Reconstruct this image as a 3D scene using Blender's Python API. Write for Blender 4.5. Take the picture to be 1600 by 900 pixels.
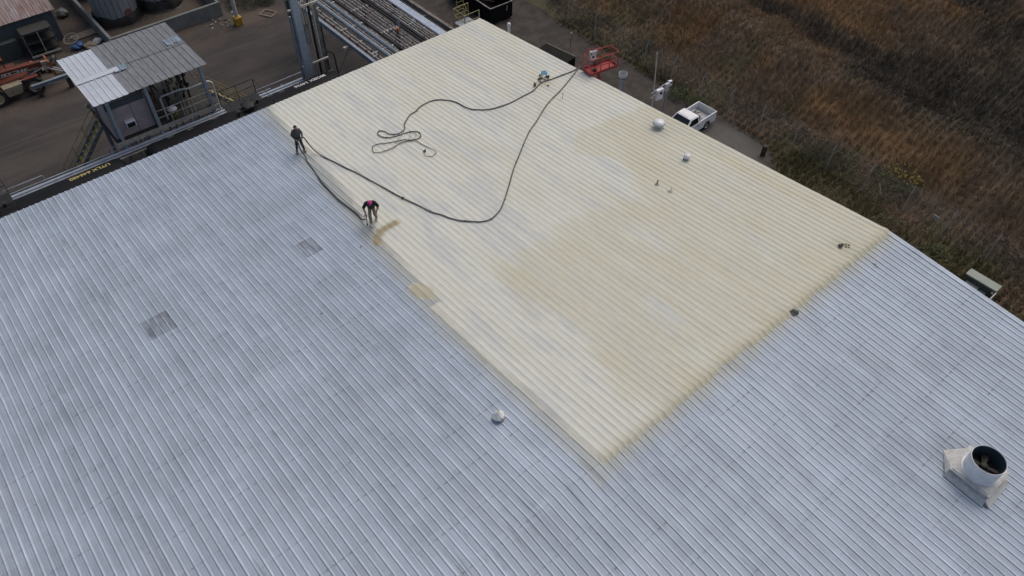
import bpy, bmesh, math, random
import numpy as np
from mathutils import Vector, Matrix
random.seed(7); rng = np.random.default_rng(11)
for o in list(bpy.data.objects): bpy.data.objects.remove(o)
sc = bpy.context.scene
COL = sc.collection
R = math.radians

# ------------------------------------------------------------------ camera
cam_d = bpy.data.cameras.new('camera'); cam = bpy.data.objects.new('camera', cam_d); COL.objects.link(cam)
head, pitch, roll = 2.43470, 0.84360, 0.0075
fw = Vector((math.cos(head)*math.cos(pitch), math.sin(head)*math.cos(pitch), -math.sin(pitch)))
rt = Vector((math.sin(head), -math.cos(head), 0)); up = rt.cross(fw)
r2 = math.cos(roll)*rt + math.sin(roll)*up; u2 = -math.sin(roll)*rt + math.cos(roll)*up
cam.matrix_world = Matrix(((r2.x, u2.x, -fw.x, 38.7633), (r2.y, u2.y, -fw.y, -30.0554), (r2.z, u2.z, -fw.z, 34.0524), (0, 0, 0, 1)))
cam_d.sensor_width = 36; cam_d.lens = 36*1190.62/1600; cam_d.clip_start = .1; cam_d.clip_end = 6000
sc.camera = cam
# ------------------------------------------------------------------ sky, sun, exposure
SUN_AZ, SUN_EL = R(106), R(58)          # direction towards the sun, from +X counter-clockwise
w = bpy.data.worlds.new('World'); sc.world = w; w.use_nodes = True
nt = w.node_tree; nt.nodes.clear()
sky = nt.nodes.new('ShaderNodeTexSky'); sky.sky_type = 'NISHITA'; sky.sun_disc = False
sky.sun_elevation = SUN_EL; sky.sun_rotation = math.pi/2 - SUN_AZ
sky.air_density = 1.0; sky.dust_density = 6.0; sky.ozone_density = 1.0
bg = nt.nodes.new('ShaderNodeBackground'); bg.inputs['Strength'].default_value = 0.135
ow = nt.nodes.new('ShaderNodeOutputWorld')
nt.links.new(sky.outputs[0], bg.inputs[0]); nt.links.new(bg.outputs[0], ow.inputs[0])
sd = bpy.data.lights.new('sun', 'SUN'); sun = bpy.data.objects.new('sun', sd); COL.objects.link(sun)
sd.energy = 0.6; sd.angle = R(40); sd.color = (1.0, .96, .9)
dv = Vector((math.cos(SUN_AZ)*math.cos(SUN_EL), math.sin(SUN_AZ)*math.cos(SUN_EL), math.sin(SUN_EL)))
sun.rotation_euler = dv.to_track_quat('Z', 'Y').to_euler(); sun.location = (0, 0, 60)
sc.view_settings.view_transform = 'Standard'; sc.view_settings.look = 'None'
sc.view_settings.gamma = 1; sc.view_settings.exposure = -0.4

# ------------------------------------------------------------------ helpers: numpy noise
def vnoise(x, y, seed=0):
    x = np.asarray(x, float); y = np.asarray(y, float)
    xi = np.floor(x).astype(np.int64); yi = np.floor(y).astype(np.int64); fx = x-xi; fy = y-yi
    def h(a, b):
        n = (a*374761393 + b*668265263 + seed*2147483647) & 0xffffffff
        n = ((n ^ (n >> 13))*1274126177) & 0xffffffff
        return ((n ^ (n >> 16)) & 0xffff)/65535.0
    u = fx*fx*(3-2*fx); v = fy*fy*(3-2*fy)
    return (h(xi, yi)*(1-u)+h(xi+1, yi)*u)*(1-v) + (h(xi, yi+1)*(1-u)+h(xi+1, yi+1)*u)*v
def fbm(x, y, seed=0, o=4):
    s = 0; a = .5; t = 0
    for i in range(o):
        s = s+a*vnoise(np.asarray(x)*2**i, np.asarray(y)*2**i, seed+i*17); t += a; a *= .5
    return s/t
def sstep(a, b, x):
    t = np.clip((x-a)/(b-a), 0, 1); return t*t*(3-2*t)

# ------------------------------------------------------------------ helpers: materials
MATS = {}
def mat(name, col, rough=.7, metal=0., var=.25, scale=3., bump=0., bscale=40., col2=None, c2=.5, stretch=None, spec=.5, coat=0):
    """plain surface: base colour broken up by noise (second colour col2 where given), optional fine bump"""
    if name in MATS: return MATS[name]
    m = bpy.data.materials.new(name); m.use_nodes = True; n = m.node_tree.nodes; l = m.node_tree.links
    b = n['Principled BSDF']; b.inputs['Roughness'].default_value = rough; b.inputs['Metallic'].default_value = metal
    b.inputs['Specular IOR Level'].default_value = spec; b.inputs['Coat Weight'].default_value = coat
    tc = n.new('ShaderNodeTexCoord'); mp = n.new('ShaderNodeMapping')
    l.new(tc.outputs['Object'], mp.inputs[0])
    if stretch: mp.inputs['Scale'].default_value = stretch
    nz = n.new('ShaderNodeTexNoise'); nz.inputs['Scale'].default_value = scale; nz.inputs['Detail'].default_value = 6; nz.inputs['Roughness'].default_value = .65
    l.new(mp.outputs[0], nz.inputs[0])
    cr = n.new('ShaderNodeValToRGB'); l.new(nz.outputs[0], cr.inputs[0])
    c2c = col2 if col2 else tuple(c*(1-var) for c in col); c1 = col if col2 else tuple(min(1, c*(1+var*.6)) for c in col)
    cr.color_ramp.elements[0].position = max(0, c2-.16); cr.color_ramp.elements[0].color = (*c2c, 1)
    cr.color_ramp.elements[1].position = min(1, c2+.16); cr.color_ramp.elements[1].color = (*c1, 1)
    l.new(cr.outputs[0], b.inputs['Base Color'])
    if bump:
        nb = n.new('ShaderNodeTexNoise'); nb.inputs['Scale'].default_value = bscale; nb.inputs['Detail'].default_value = 4
        l.new(mp.outputs[0], nb.inputs[0])
        bp = n.new('ShaderNodeBump'); bp.inputs['Strength'].default_value = bump; bp.inputs['Distance'].default_value = .02
        l.new(nb.outputs[0], bp.inputs['Height']); l.new(bp.outputs[0], b.inputs['Normal'])
    MATS[name] = m; return m
def attr_mat(name, rough=.8, transl=0., bump=0, bscale=60, var=0):
    m = bpy.data.materials.new(name); m.use_nodes = True; n = m.node_tree.nodes; l = m.node_tree.links
    b = n['Principled BSDF']; b.inputs['Roughness'].default_value = rough; b.inputs['Specular IOR Level'].default_value = .25
    a = n.new('ShaderNodeAttribute'); a.attribute_name = 'tint'
    l.new(a.outputs['Color'], b.inputs['Base Color'])
    if bump:
        g = n.new('ShaderNodeNewGeometry'); nb = n.new('ShaderNodeTexNoise'); nb.inputs['Scale'].default_value = bscale; nb.inputs['Detail'].default_value = 5
        l.new(g.outputs['Position'], nb.inputs[0])
        bp = n.new('ShaderNodeBump'); bp.inputs['Strength'].default_value = bump; bp.inputs['Distance'].default_value = .02
        l.new(nb.outputs[0], bp.inputs['Height']); l.new(bp.outputs[0], b.inputs['Normal'])
    MATS[name] = m; return m
class NG:
    """tiny node-graph writer for the few materials that need arithmetic on the world position"""
    def __init__(s, name):
        s.m = bpy.data.materials.new(name); s.m.use_nodes = True; s.n = s.m.node_tree.nodes; s.l = s.m.node_tree.links; s.b = s.n['Principled BSDF']
        g = s.n.new('ShaderNodeNewGeometry'); s.pos = g.outputs['Position']; x = s.n.new('ShaderNodeSeparateXYZ'); s.l.new(s.pos, x.inputs[0])
        s.x, s.y, s.z = x.outputs; MATS[name] = s.m
    def put(s, sock, v):
        if hasattr(v, 'node'): s.l.new(v, sock)
        else: sock.default_value = v
    def op(s, o, a, b=0., c=0., clamp=False):
        n = s.n.new('ShaderNodeMath'); n.operation = o; n.use_clamp = clamp
        for i, v in enumerate((a, b, c)): s.put(n.inputs[i], v)
        return n.outputs[0]
    def lin(s, v, a, b):      # 0 at a, 1 at b, smooth
        n = s.n.new('ShaderNodeMapRange'); n.interpolation_type = 'SMOOTHSTEP'; n.clamp = True
        s.put(n.inputs[0], v); n.inputs[1].default_value = a; n.inputs[2].default_value = b; return n.outputs[0]
    def noise(s, scale, stretch=(1, 1, 1), detail=5, rough=.6, off=(0, 0, 0)):
        mp = s.n.new('ShaderNodeMapping'); s.l.new(s.pos, mp.inputs[0]); mp.inputs['Scale'].default_value = stretch; mp.inputs['Location'].default_value = off
        n = s.n.new('ShaderNodeTexNoise'); n.inputs['Scale'].default_value = scale; n.inputs['Detail'].default_value = detail; n.inputs['Roughness'].default_value = rough
        s.l.new(mp.outputs[0], n.inputs[0]); return n.outputs[0]
    def mix(s, f, a, b):
        n = s.n.new('ShaderNodeMix'); n.data_type = 'RGBA'; s.put(n.inputs[0], f)
        s.put(n.inputs[6], a if hasattr(a, 'node') else (*a, 1)); s.put(n.inputs[7], b if hasattr(b, 'node') else (*b, 1)); return n.outputs[2]
    def scale(s, col, f):
        n = s.n.new('ShaderNodeVectorMath'); n.operation = 'SCALE'; s.put(n.inputs[0], col); s.put(n.inputs['Scale'], f); return n.outputs[0]
    def bump(s, h, st, d=.02):
        n = s.n.new('ShaderNodeBump'); n.inputs['Strength'].default_value = st; n.inputs['Distance'].default_value = d
        s.l.new(h, n.inputs['Height']); s.l.new(n.outputs[0], s.b.inputs['Normal'])
    def rnd(s): return s.n.new('ShaderNodeObjectInfo').outputs['Random']

# ------------------------------------------------------------------ helpers: meshes and objects
def link(name, me, m=None, parent=None):
    o = bpy.data.objects.new(name, me); COL.objects.link(o)
    if m is not None and me is not None and not me.materials: me.materials.append(MATS[m] if isinstance(m, str) else m)
    if parent is not None: o.parent = parent
    return o
def tag(o, label=None, cat=None, group=None, kind=None):
    if label: o['label'] = label
    if cat: o['category'] = cat
    if group: o['group'] = group
    if kind: o['kind'] = kind
    return o
def thing(name, label, cat, loc=(0, 0, 0), rz=0., group=None):
    o = bpy.data.objects.new(name, None); COL.objects.link(o); o.location = loc; o.rotation_euler = (0, 0, rz)
    o.empty_display_size = .2
    return tag(o, label, cat, group)
def basis(d):
    d = Vector(d).normalized(); a = Vector((0, 0, 1)) if abs(d.z) < .95 else Vector((1, 0, 0))
    u = d.cross(a).normalized(); return u, d.cross(u).normalized(), d
class MB:
    def __init__(s): s.v = []; s.f = []; s.mi = []; s.cur = 0
    def add(s, vs, fs):
        k = len(s.v); s.v += [tuple(q) for q in vs]; s.f += [tuple(i+k for i in f) for f in fs]; s.mi += [s.cur]*len(fs); return s
    def box(s, c, d, rot=None, bev=0.):
        x, y, z = d[0]/2, d[1]/2, d[2]/2; M = rot if rot is not None else Matrix.Identity(3); c = Vector(c)
        if bev:
            b = min(bev, x*.45, y*.45, z*.45); pr = []
            for sx in (-1, 1):
                for sy in (-1, 1):
                    for sz in (-1, 1):
                        pr += [(sx*(x-b), sy*(y-b), sz*z), (sx*(x-b), sy*y, sz*(z-b)), (sx*x, sy*(y-b), sz*(z-b))]
            bm = bmesh.new()
            for q in pr: bm.verts.new(q)
            bmesh.ops.convex_hull(bm, input=bm.verts); bm.verts.index_update()
            vs = [c+M@v.co for v in bm.verts]; fs = [[v.index for v in f.verts] for f in bm.faces]; bm.free(); return s.add(vs, fs)
        vs = [c+M@Vector((a*x, b*y, e*z)) for a in (-1, 1) for b in (-1, 1) for e in (-1, 1)]
        return s.add(vs, [(0, 1, 3, 2), (4, 6, 7, 5), (0, 4, 5, 1), (2, 3, 7, 6), (0, 2, 6, 4), (1, 5, 7, 3)])
    def bb(s, x0, x1, y0, y1, z0, z1, bev=0.): return s.box(((x0+x1)/2, (y0+y1)/2, (z0+z1)/2), (abs(x1-x0), abs(y1-y0), abs(z1-z0)), None, bev)
    def bar(s, p, q, wd, ht):
        p, q = Vector(p), Vector(q); d = (q-p).normalized(); a = Vector((0, 0, 1)) if abs(d.z) < .95 else Vector((1, 0, 0))
        u = d.cross(a).normalized(); v = u.cross(d); M = Matrix((d, u, v)).transposed(); return s.box((p+q)/2, ((q-p).length, wd, ht), M)
    def tube(s, pts, r, n=8, cap=True):
        pts = [Vector(q) for q in pts]; m = len(pts); rs = r if hasattr(r, '__len__') else [r]*m
        vs = []; pu = None
        for i, q in enumerate(pts):
            d = (pts[min(i+1, m-1)]-pts[max(i-1, 0)]).normalized()
            if pu is None: u = basis(d)[0]
            else:
                u = pu-d*pu.dot(d); u = u.normalized() if u.length > 1e-6 else basis(d)[0]
            pu = u; v = d.cross(u)
            vs += [q+(u*math.cos(2*math.pi*k/n)+v*math.sin(2*math.pi*k/n))*rs[i] for k in range(n)]
        fs = [(i*n+k, i*n+(k+1) % n, (i+1)*n+(k+1) % n, (i+1)*n+k) for i in range(m-1) for k in range(n)]
        if cap: fs += [tuple(range(n-1, -1, -1)), tuple((m-1)*n+k for k in range(n))]
        return s.add(vs, fs)
    def lathe(s, prof, c=(0, 0, 0), axis=(0, 0, 1), n=24, close=False):
        u, v, d = basis(axis); c = Vector(c); vs = []
        for r_, h in prof: vs += [c+d*h+(u*math.cos(2*math.pi*k/n)+v*math.sin(2*math.pi*k/n))*r_ for k in range(n)]
        m = len(prof); fs = [(i*n+k, i*n+(k+1) % n, (i+1)*n+(k+1) % n, (i+1)*n+k) for i in range(m-1) for k in range(n)]
        if close: fs += [((m-1)*n+k, (m-1)*n+(k+1) % n, (k+1) % n, k) for k in range(n)]
        else:
            if prof[0][0] > 1e-4: fs.append(tuple(range(n-1, -1, -1)))
            if prof[-1][0] > 1e-4: fs.append(tuple((m-1)*n+k for k in range(n)))
        return s.add(vs, fs)
    def prism(s, poly, h0, h1, ax='y'):
        def p3(a, b, h): return (a, h, b) if ax == 'y' else ((h, a, b) if ax == 'x' else (a, b, h))
        n = len(poly); vs = [p3(a, b, h0) for a, b in poly]+[p3(a, b, h1) for a, b in poly]
        return s.add(vs, [tuple(range(n)), tuple(range(2*n-1, n-1, -1))]+[(i, n+i, n+(i+1) % n, (i+1) % n) for i in range(n)])
    def mesh(s, name, smooth=False, off=(0, 0, 0)):
        me = bpy.data.meshes.new(name); me.from_pydata([(a-off[0], b-off[1], c-off[2]) for a, b, c in s.v], [], s.f)
        bm = bmesh.new(); bm.from_mesh(me); bmesh.ops.recalc_face_normals(bm, faces=bm.faces); bm.to_mesh(me); bm.free()
        if smooth:
            me.polygons.foreach_set('use_smooth', [True]*len(me.polygons)); me.set_sharp_from_angle(angle=R(40))
        return me
    def build(s, name, m, parent=None, smooth=False, world=False):
        off = (0, 0, 0)
        if world and parent is not None:
            q = parent; off = Vector((0, 0, 0))
            while q is not None: off = off+q.location; q = q.parent
        me = s.mesh(name, smooth, off); ms = m if isinstance(m, (list, tuple)) else [m]
        for k in ms: me.materials.append(MATS[k] if isinstance(k, str) else k)
        if len(ms) > 1: me.polygons.foreach_set('material_index', s.mi)
        return link(name, me, None, parent)
def copy_tree(o, parent=None):
    c = o.copy(); COL.objects.link(c); c.parent = parent
    for ch in list(o.children): copy_tree(ch, c)
    return c
def grid_mesh(name, X, Y, Z, tint=None, keep=None, smooth=True):
    nx, ny = X.shape; me = bpy.data.meshes.new(name)
    co = np.stack([X, Y, Z], -1).reshape(-1, 3).astype(np.float32)
    i, j = np.meshgrid(np.arange(nx-1), np.arange(ny-1), indexing='ij'); a = (i*ny+j)
    q = np.stack([a, a+ny, a+ny+1, a+1], -1).reshape(-1, 4)
    if keep is not None:
        kk = keep.reshape(-1)[q].any(1); q = q[kk]
        used = np.zeros(len(co), bool); used[q.reshape(-1)] = True; idx = np.cumsum(used)-1
        q = idx[q]; co = co[used]
        if tint is not None: tint = tint.reshape(-1, 3)[used]
    me.vertices.add(len(co)); me.vertices.foreach_set('co', co.reshape(-1))
    me.loops.add(q.size); me.loops.foreach_set('vertex_index', q.reshape(-1).astype(np.int32))
    me.polygons.add(len(q)); me.polygons.foreach_set('loop_start', np.arange(0, q.size, 4, dtype=np.int32)); me.polygons.foreach_set('loop_total', np.full(len(q), 4, np.int32))
    me.update(calc_edges=True)
    if tint is not None:
        at = me.attributes.new('tint', 'FLOAT_COLOR', 'POINT'); t = np.ones((len(co), 4), np.float32); t[:, :3] = tint.reshape(-1, 3); at.data.foreach_set('color', t.reshape(-1))
    if smooth: me.polygons.foreach_set('use_smooth', [True]*len(me.polygons))
    return me
def tri_mesh(name, co, tri, tint):
    me = bpy.data.meshes.new(name); me.vertices.add(len(co)); me.vertices.foreach_set('co', co.astype(np.float32).reshape(-1))
    me.loops.add(tri.size); me.loops.foreach_set('vertex_index', tri.reshape(-1).astype(np.int32))
    me.polygons.add(len(tri)); me.polygons.foreach_set('loop_start', np.arange(0, tri.size, 3, dtype=np.int32)); me.polygons.foreach_set('loop_total', np.full(len(tri), 3, np.int32))
    me.update(calc_edges=True)
    at = me.attributes.new('tint', 'FLOAT_COLOR', 'POINT'); t = np.ones((len(co), 4), np.float32); t[:, :3] = tint; at.data.foreach_set('color', t.reshape(-1)); return me
def spline(pts, sub=6):
    P = [Vector(q) for q in pts]; out = []
    for i in range(len(P)-1):
        a, b, c, d = P[max(i-1, 0)], P[i], P[i+1], P[min(i+2, len(P)-1)]
        for k in range(sub):
            t = k/sub; out.append(.5*((2*b)+(c-a)*t+(2*a-5*b+4*c-d)*t*t+(3*b-a-3*c+d)*t**3))
    out.append(P[-1]); return out
def lettering(name, txt, m, parent, size, fn, bold=0.):
    """text turned into a mesh, each vertex placed by fn(u along the words, v up the letters)"""
    cu = bpy.data.curves.new('t', 'FONT'); cu.body = txt; cu.size = size; cu.resolution_u = 2; cu.offset = bold
    ob = bpy.data.objects.new('t', cu); COL.objects.link(ob); dg = bpy.context.evaluated_depsgraph_get()
    me = bpy.data.meshes.new_from_object(ob.evaluated_get(dg)); bpy.data.objects.remove(ob); bpy.data.curves.remove(cu)
    for v in me.vertices: v.co = fn(v.co.x, v.co.y)
    me.name = name; me.materials.clear(); return link(name, me, m, parent)

# ------------------------------------------------------------------ roof geometry (world: ground z = 0, eave x = 0, gable y = 0)
LR, SL, ZE = 30.52, .077, 7.0
RP = .3048; R0 = -.222
def zr(x):
    x = np.asarray(x, float); return ZE+SL*np.where(x <= LR, x, 2*LR-x)
def zrf(x): return float(zr(x))

# materials -----------------------------------------------------------
mat('duct_blue', (.36, .42, .48), .5, .2, .2, 2.); mat('pipe_bright', (.58, .65, .74), .4, .3, .1, 2.); mat('teal_dark', (.06, .085, .10), .5, .1, .2, 2.); mat('galv', (.33, .36, .40), .45, .35, .25, 2.); mat('steel_blue', (.26, .31, .36), .5, .2, .3, 2.5, col2=(.17, .19, .21), c2=.4)
mat('steel_dirty', (.25, .25, .24), .7, .1, .4, 3., col2=(.10, .085, .07), c2=.5)
mat('rust', (.20, .10, .06), .9, 0, .5, 4., col2=(.08, .05, .04)); mat('black_paint', (.008, .009, .012), .6, 0, .3, 1.2, col2=(.013, .014, .017), c2=.45, spec=.15)
mat('black_iron', (.012, .012, .013), .6); mat('rubber', (.028, .026, .025), .85, bump=.3)
mat('white_bag', (.84, .83, .78), .6, 0, .08, 4.); mat('white_paint', (.80, .82, .84), .35, 0, .12, 2., coat=.3); mat('white_dirty', (.55, .56, .55), .6, 0, .3, 6., col2=(.34, .33, .30), c2=.38)
mat('yellow_rail', (.34, .28, .11), .6, 0, .3, 5.); mat('yellow_paint', (.50, .30, .03), .55, 0, .3, 4.)
mat('yellow_text', (.42, .35, .13), .6); mat('white_text', (.60, .61, .62), .6); mat('cream_rail', (.50, .49, .42), .6, 0, .3, 5.)
mat('red_lift', (.40, .07, .065), .6, 0, .3, 6., col2=(.46, .14, .12), c2=.33, spec=.3); mat('red_machine', (.20, .045, .03), .7, 0, .4, 3., col2=(.08, .045, .032), c2=.5, spec=.2)
mat('glass_dark', (.012, .016, .02), .08, 0, .1); mat('concrete', (.20, .21, .20), .85, 0, .25, 1.2, bump=.3, col2=(.12, .13, .12), c2=.4)
mat('tank_clad', (.30, .33, .35), .5, .3, .25, 1., col2=(.17, .18, .18), c2=.4, stretch=(1, 1, .25)); mat('tar', (.016, .014, .012), .6, 0, .4, 3., bump=.8, bscale=5)
mat('blue_wall', (.085, .105, .115), .7, 0, .25, 1., col2=(.06, .065, .06), c2=.35); mat('rusty_sheet', (.34, .33, .34), .6, .1, .3, 1.5, col2=(.20, .10, .075), c2=.52, stretch=(.35, 3, 1))
mat('pink_wall', (.46, .39, .39), .75, 0, .2, 1.); mat('shed_white', (.55, .60, .66), .45, .1, .1, 1.); mat('shed_grey', (.21, .225, .24), .6, .2, .25, 1.5, stretch=(1, 4, 1)); mat('shed_sky', (.23, .30, .37), .5)
mat('beige_tank', (.30, .26, .18), .7, 0, .3, 3.); mat('brown_dirt', (.09, .07, .055), .95); mat('wood', (.23, .19, .14), .85, 0, .3, 2., stretch=(1, 8, 8))
mat('blue_tarp', (.05, .13, .30), .6, 0, .3, 5.); mat('blue_bright', (.10, .36, .56), .5, 0, .2); mat('orange', (.40, .10, .03), .6, 0, .3)
mat('olive_metal', (.26, .30, .26), .55, .0, .12, 1.5); mat('olive_dark', (.05, .065, .06), .7); mat('foam_lump', (.50, .48, .40), .9, 0, .2, 5, bump=.5, bscale=20)
mat('hose', (.055, .055, .05), .75, 0, .4, 2.2, col2=(.14, .13, .115), c2=.60, bump=.3); mat('hose_grey', (.15, .145, .13), .8, 0, .3, 3., col2=(.07, .068, .062), c2=.5)
mat('rope', (.24, .22, .18), .9); mat('skin', (.42, .23, .17), .55, 0, .08); mat('shirt_green', (.075, .085, .078), .9, 0, .2, 8, bump=.4, bscale=25); mat('pants_navy', (.028, .032, .045), .9, 0, .2, 8)
mat('shirt_black', (.016, .016, .016), .9, 0, .3, 8, bump=.4, bscale=25); mat('camo', (.30, .26, .19), .9, 0, .3, 14., col2=(.15, .14, .09), c2=.5); mat('boot', (.19, .15, .125), .85); mat('shoe_cover', (.52, .49, .41), .85)
mat('pink', (.62, .05, .26), .8, 0, .15, 12.); mat('hair', (.012, .010, .009), .8); mat('mask_red', (.28, .05, .05), .6); mat('beard', (.03, .018, .013), .9)
mat('gun', (.02, .02, .022), .5); mat('taillight', (.30, .02, .02), .3); mat('chrome', (.5, .5, .5), .25, .9); mat('plate_grey', (.075, .08, .088), .6); mat('leaf_dark', (.032, .040, .018), .85, 0, .4, 6); mat('leaf_green', (.055, .085, .025), .8, 0, .4, 6); mat('leaf_yellow', (.32, .25, .03), .8, 0, .4, 6)
mat('fence_steel', (.42, .44, .45), .5, .4, .15); mat('tool_dark', (.035, .035, .03), .7, 0, .4, 9.); mat('ballast', (.06, .055, .05), .95, 0, .4, 8, bump=1, bscale=9); mat('dark_bin', (.010, .010, .011), .7, 0, .3, spec=.12)
mat('rim_beige', (.36, .30, .20), .6); mat('bed_liner', (.40, .41, .42), .6, 0, .3, 3., col2=(.22, .21, .20), c2=.4)
for nm, c in (('foam_fresh', (.30, .25, .13)),): mat(nm, c, .8)

def roof_metal(name, base, spot=1.):
    g = NG(name)
    st = g.noise(1., (.12, 5., 1.), 6, .65); st2 = g.noise(1., (.35, 14., 1), 4, .6, (3, 7, 0)); big = g.noise(.16, (1, 1, 1), 4, .6); fine = g.noise(9., (.5, 1.6, 1), 6, .75)
    f = g.op('ADD', .62, g.op('MULTIPLY', st, .34)); f = g.op('ADD', f, g.op('MULTIPLY', st2, .24)); f = g.op('ADD', f, g.op('MULTIPLY', big, .10)); f = g.op('ADD', f, g.op('MULTIPLY', g.op('SUBTRACT', fine, .5), .26))
    f = g.op('ADD', f, g.op('MULTIPLY', g.op('SUBTRACT', g.rnd(), .5), .09))
    # every pan between two ribs weathers a little differently
    wn = g.n.new('ShaderNodeTexWhiteNoise'); wn.noise_dimensions = '2D'; cmb = g.n.new('ShaderNodeCombineXYZ')
    g.l.new(g.op('FLOOR', g.op('DIVIDE', g.op('SUBTRACT', g.y, R0+.009), RP)), cmb.inputs[0]); g.l.new(g.op('FLOOR', g.op('DIVIDE', g.x, 1.515)), cmb.inputs[1]); g.l.new(cmb.outputs[0], wn.inputs[0])
    f = g.op('ADD', f, g.op('MULTIPLY', g.op('SUBTRACT', wn.outputs[0], .5), .10)); md = g.noise(1.1, (.5, 2.2, 1), 6, .7, (60, 3, 1))
    f = g.op('ADD', f, g.op('MULTIPLY', g.op('SUBTRACT', md, .5), .55)); band = g.noise(.35, (1.6, .35, 1), 4, .6, (8, 80, 0)); f = g.op('ADD', f, g.op('MULTIPLY', g.op('SUBTRACT', band, .5), .35))
    if spot < 1: f = g.op('MULTIPLY', f, g.op('SUBTRACT', 1., g.op('MULTIPLY', g.lin(g.noise(1., (1.1, 5., 1), 5, .7, (2, 9, 5)), .40, .66), .45)))
    # screw lines along the purlins, dotted, dirty in places
    pu = g.op('ABSOLUTE', g.op('SUBTRACT', g.op('FRACT', g.op('ADD', g.op('DIVIDE', g.op('SUBTRACT', g.x, LR), 1.515), 50.5)), .5))
    line = g.lin(pu, .032, .010); ry = g.op('ABSOLUTE', g.op('SUBTRACT', g.op('FRACT', g.op('DIVIDE', g.op('SUBTRACT', g.y, R0-.085), RP)), .5))
    dots = g.lin(ry, .30, .42); msk = g.lin(g.noise(.8, (1, .8, 1), 5, .7, (9, 2, 0)), .42, .68)
    scr = g.op('MULTIPLY', g.op('MULTIPLY', line, g.op('ADD', .35, g.op('MULTIPLY', dots, .9))), g.op('ADD', .14, msk))
    f = g.op('MULTIPLY', f, g.op('SUBTRACT', 1., g.op('MULTIPLY', scr, .36)))
    # dark runs hanging from the ridge and scattered scuffs
    rd = g.lin(g.op('ABSOLUTE', g.op('SUBTRACT', g.x, LR)), 1.5, 0.); rdn = g.lin(g.noise(1., (.35, 7., 1), 4, .6, (1, 5, 3)), .52, .66)
    f = g.op('MULTIPLY', f, g.op('SUBTRACT', 1., g.op('MULTIPLY', g.op('MULTIPLY', rd, rdn), .35)))
    sc_ = g.lin(g.noise(.9, (.6, 3., 1), 5, .7, (17, 3, 0)), .60, .72); f = g.op('MULTIPLY', f, g.op('SUBTRACT', 1., g.op('MULTIPLY', sc_, .26)))
    fdx = g.op('SUBTRACT', g.x, 39.0); fdy = g.op('SUBTRACT', g.y, -8.2); fd = g.op('ADD', g.op('MULTIPLY', fdx, fdx), g.op('MULTIPLY', g.op('MULTIPLY', fdy, fdy), 1.6))
    fd = g.op('ADD', fd, g.op('MULTIPLY', g.noise(1.6, (1, 2, 1), 5, .7), 3.)); f = g.op('MULTIPLY', f, g.op('SUBTRACT', 1., g.op('MULTIPLY', g.lin(fd, 4.2, 1.8), .22)))
    blotch = g.lin(g.noise(.8, (1, 1, 1), 5, .65, (40, 8, 2)), .58, .72)
    col = g.mix(blotch, base, tuple(c*.9 for c in base)); warm = g.lin(g.noise(.3, (1, 2.5, 1), 4, .6, (5, 25, 0)), .52, .7)
    pale = g.lin(g.noise(1., (.22, 9., 1), 5, .7, (31, 11, 4)), .52, .70); col = g.mix(g.op('MULTIPLY', pale, .30), col, (.60, .64, .70))
    col = g.mix(g.op('MULTIPLY', warm, .40), col, (base[0]*1.02, base[1]*.96, base[2]*.93))
    # pans slightly darkened in the colour, crests of the ribs lightened and paler
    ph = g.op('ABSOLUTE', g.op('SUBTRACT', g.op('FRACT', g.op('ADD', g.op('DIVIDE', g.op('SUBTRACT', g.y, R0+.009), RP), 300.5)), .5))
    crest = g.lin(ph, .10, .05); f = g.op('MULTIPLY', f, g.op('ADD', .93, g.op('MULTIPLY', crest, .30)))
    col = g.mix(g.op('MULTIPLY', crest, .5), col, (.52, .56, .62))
    col = g.scale(col, f)
    # foam overspray that settled on the bare metal beside the foam
    yl = g.op('MULTIPLY', g.op('MINIMUM', g.x, 21.), .119); dy = g.op('SUBTRACT', g.op('SUBTRACT', -16.35, yl), g.y); dx = g.op('SUBTRACT', g.x, 30.75)
    d = g.op('ADD', g.op('MAXIMUM', g.op('MULTIPLY', dy, .8), dx), g.op('MULTIPLY', g.op('SUBTRACT', g.noise(1.3, (1, 1, 1), 3), .5), .5))
    ov = g.op('MULTIPLY', g.lin(d, .75, -.05), .55); col = g.mix(ov, col, (.42, .42, .34))
    g.l.new(col, g.b.inputs['Base Color']); g.b.inputs['Metallic'].default_value = .25
    g.l.new(g.op('ADD', .46, g.op('MULTIPLY', st, .25)), g.b.inputs['Roughness'])
    g.bump(g.op('ADD', fine, g.op('MULTIPLY', g.noise(2.2, (.4, 3., 1), 3), 2.)), .12, .01)
    return g.m
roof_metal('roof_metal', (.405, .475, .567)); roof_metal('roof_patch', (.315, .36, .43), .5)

# ground material: oily yard, brown verge, pale gravel by the truck
g = NG('yard'); n1 = g.noise(.35, (1, .35, 1), 6, .65); n2 = g.noise(3.5, (1, 1, 1), 6, .7); n3 = g.noise(.12, (1, .5, 1), 4)
c = g.mix(g.lin(n1, .35, .65), (.042, .037, .034), (.070, .061, .054)); c = g.mix(g.op('MULTIPLY', g.lin(n3, .52, .66), .65), c, (.026, .024, .023))
trk = g.lin(g.noise(1., (1.5, .06, 1), 4, .6, (3, 0, 0)), .5, .7); c = g.mix(g.op('MULTIPLY', trk, .35), c, (.10, .088, .076))
verge = g.lin(g.op('ADD', g.y, g.op('MULTIPLY', n2, 2.)), 1.5, 5.); c = g.mix(verge, c, g.mix(g.lin(g.noise(.9, (1, 1, 1), 6, .7), .4, .62), (.036, .031, .026), (.066, .056, .047)))
dxx = g.op('DIVIDE', g.op('SUBTRACT', g.x, 15.0), 3.4); dyy = g.op('DIVIDE', g.op('SUBTRACT', g.y, 10.3), 2.3)
rr = g.op('ADD', g.op('ADD', g.op('MULTIPLY', dxx, dxx), g.op('MULTIPLY', dyy, dyy)), g.op('MULTIPLY', g.op('SUBTRACT', n2, .5), 1.3))
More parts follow.
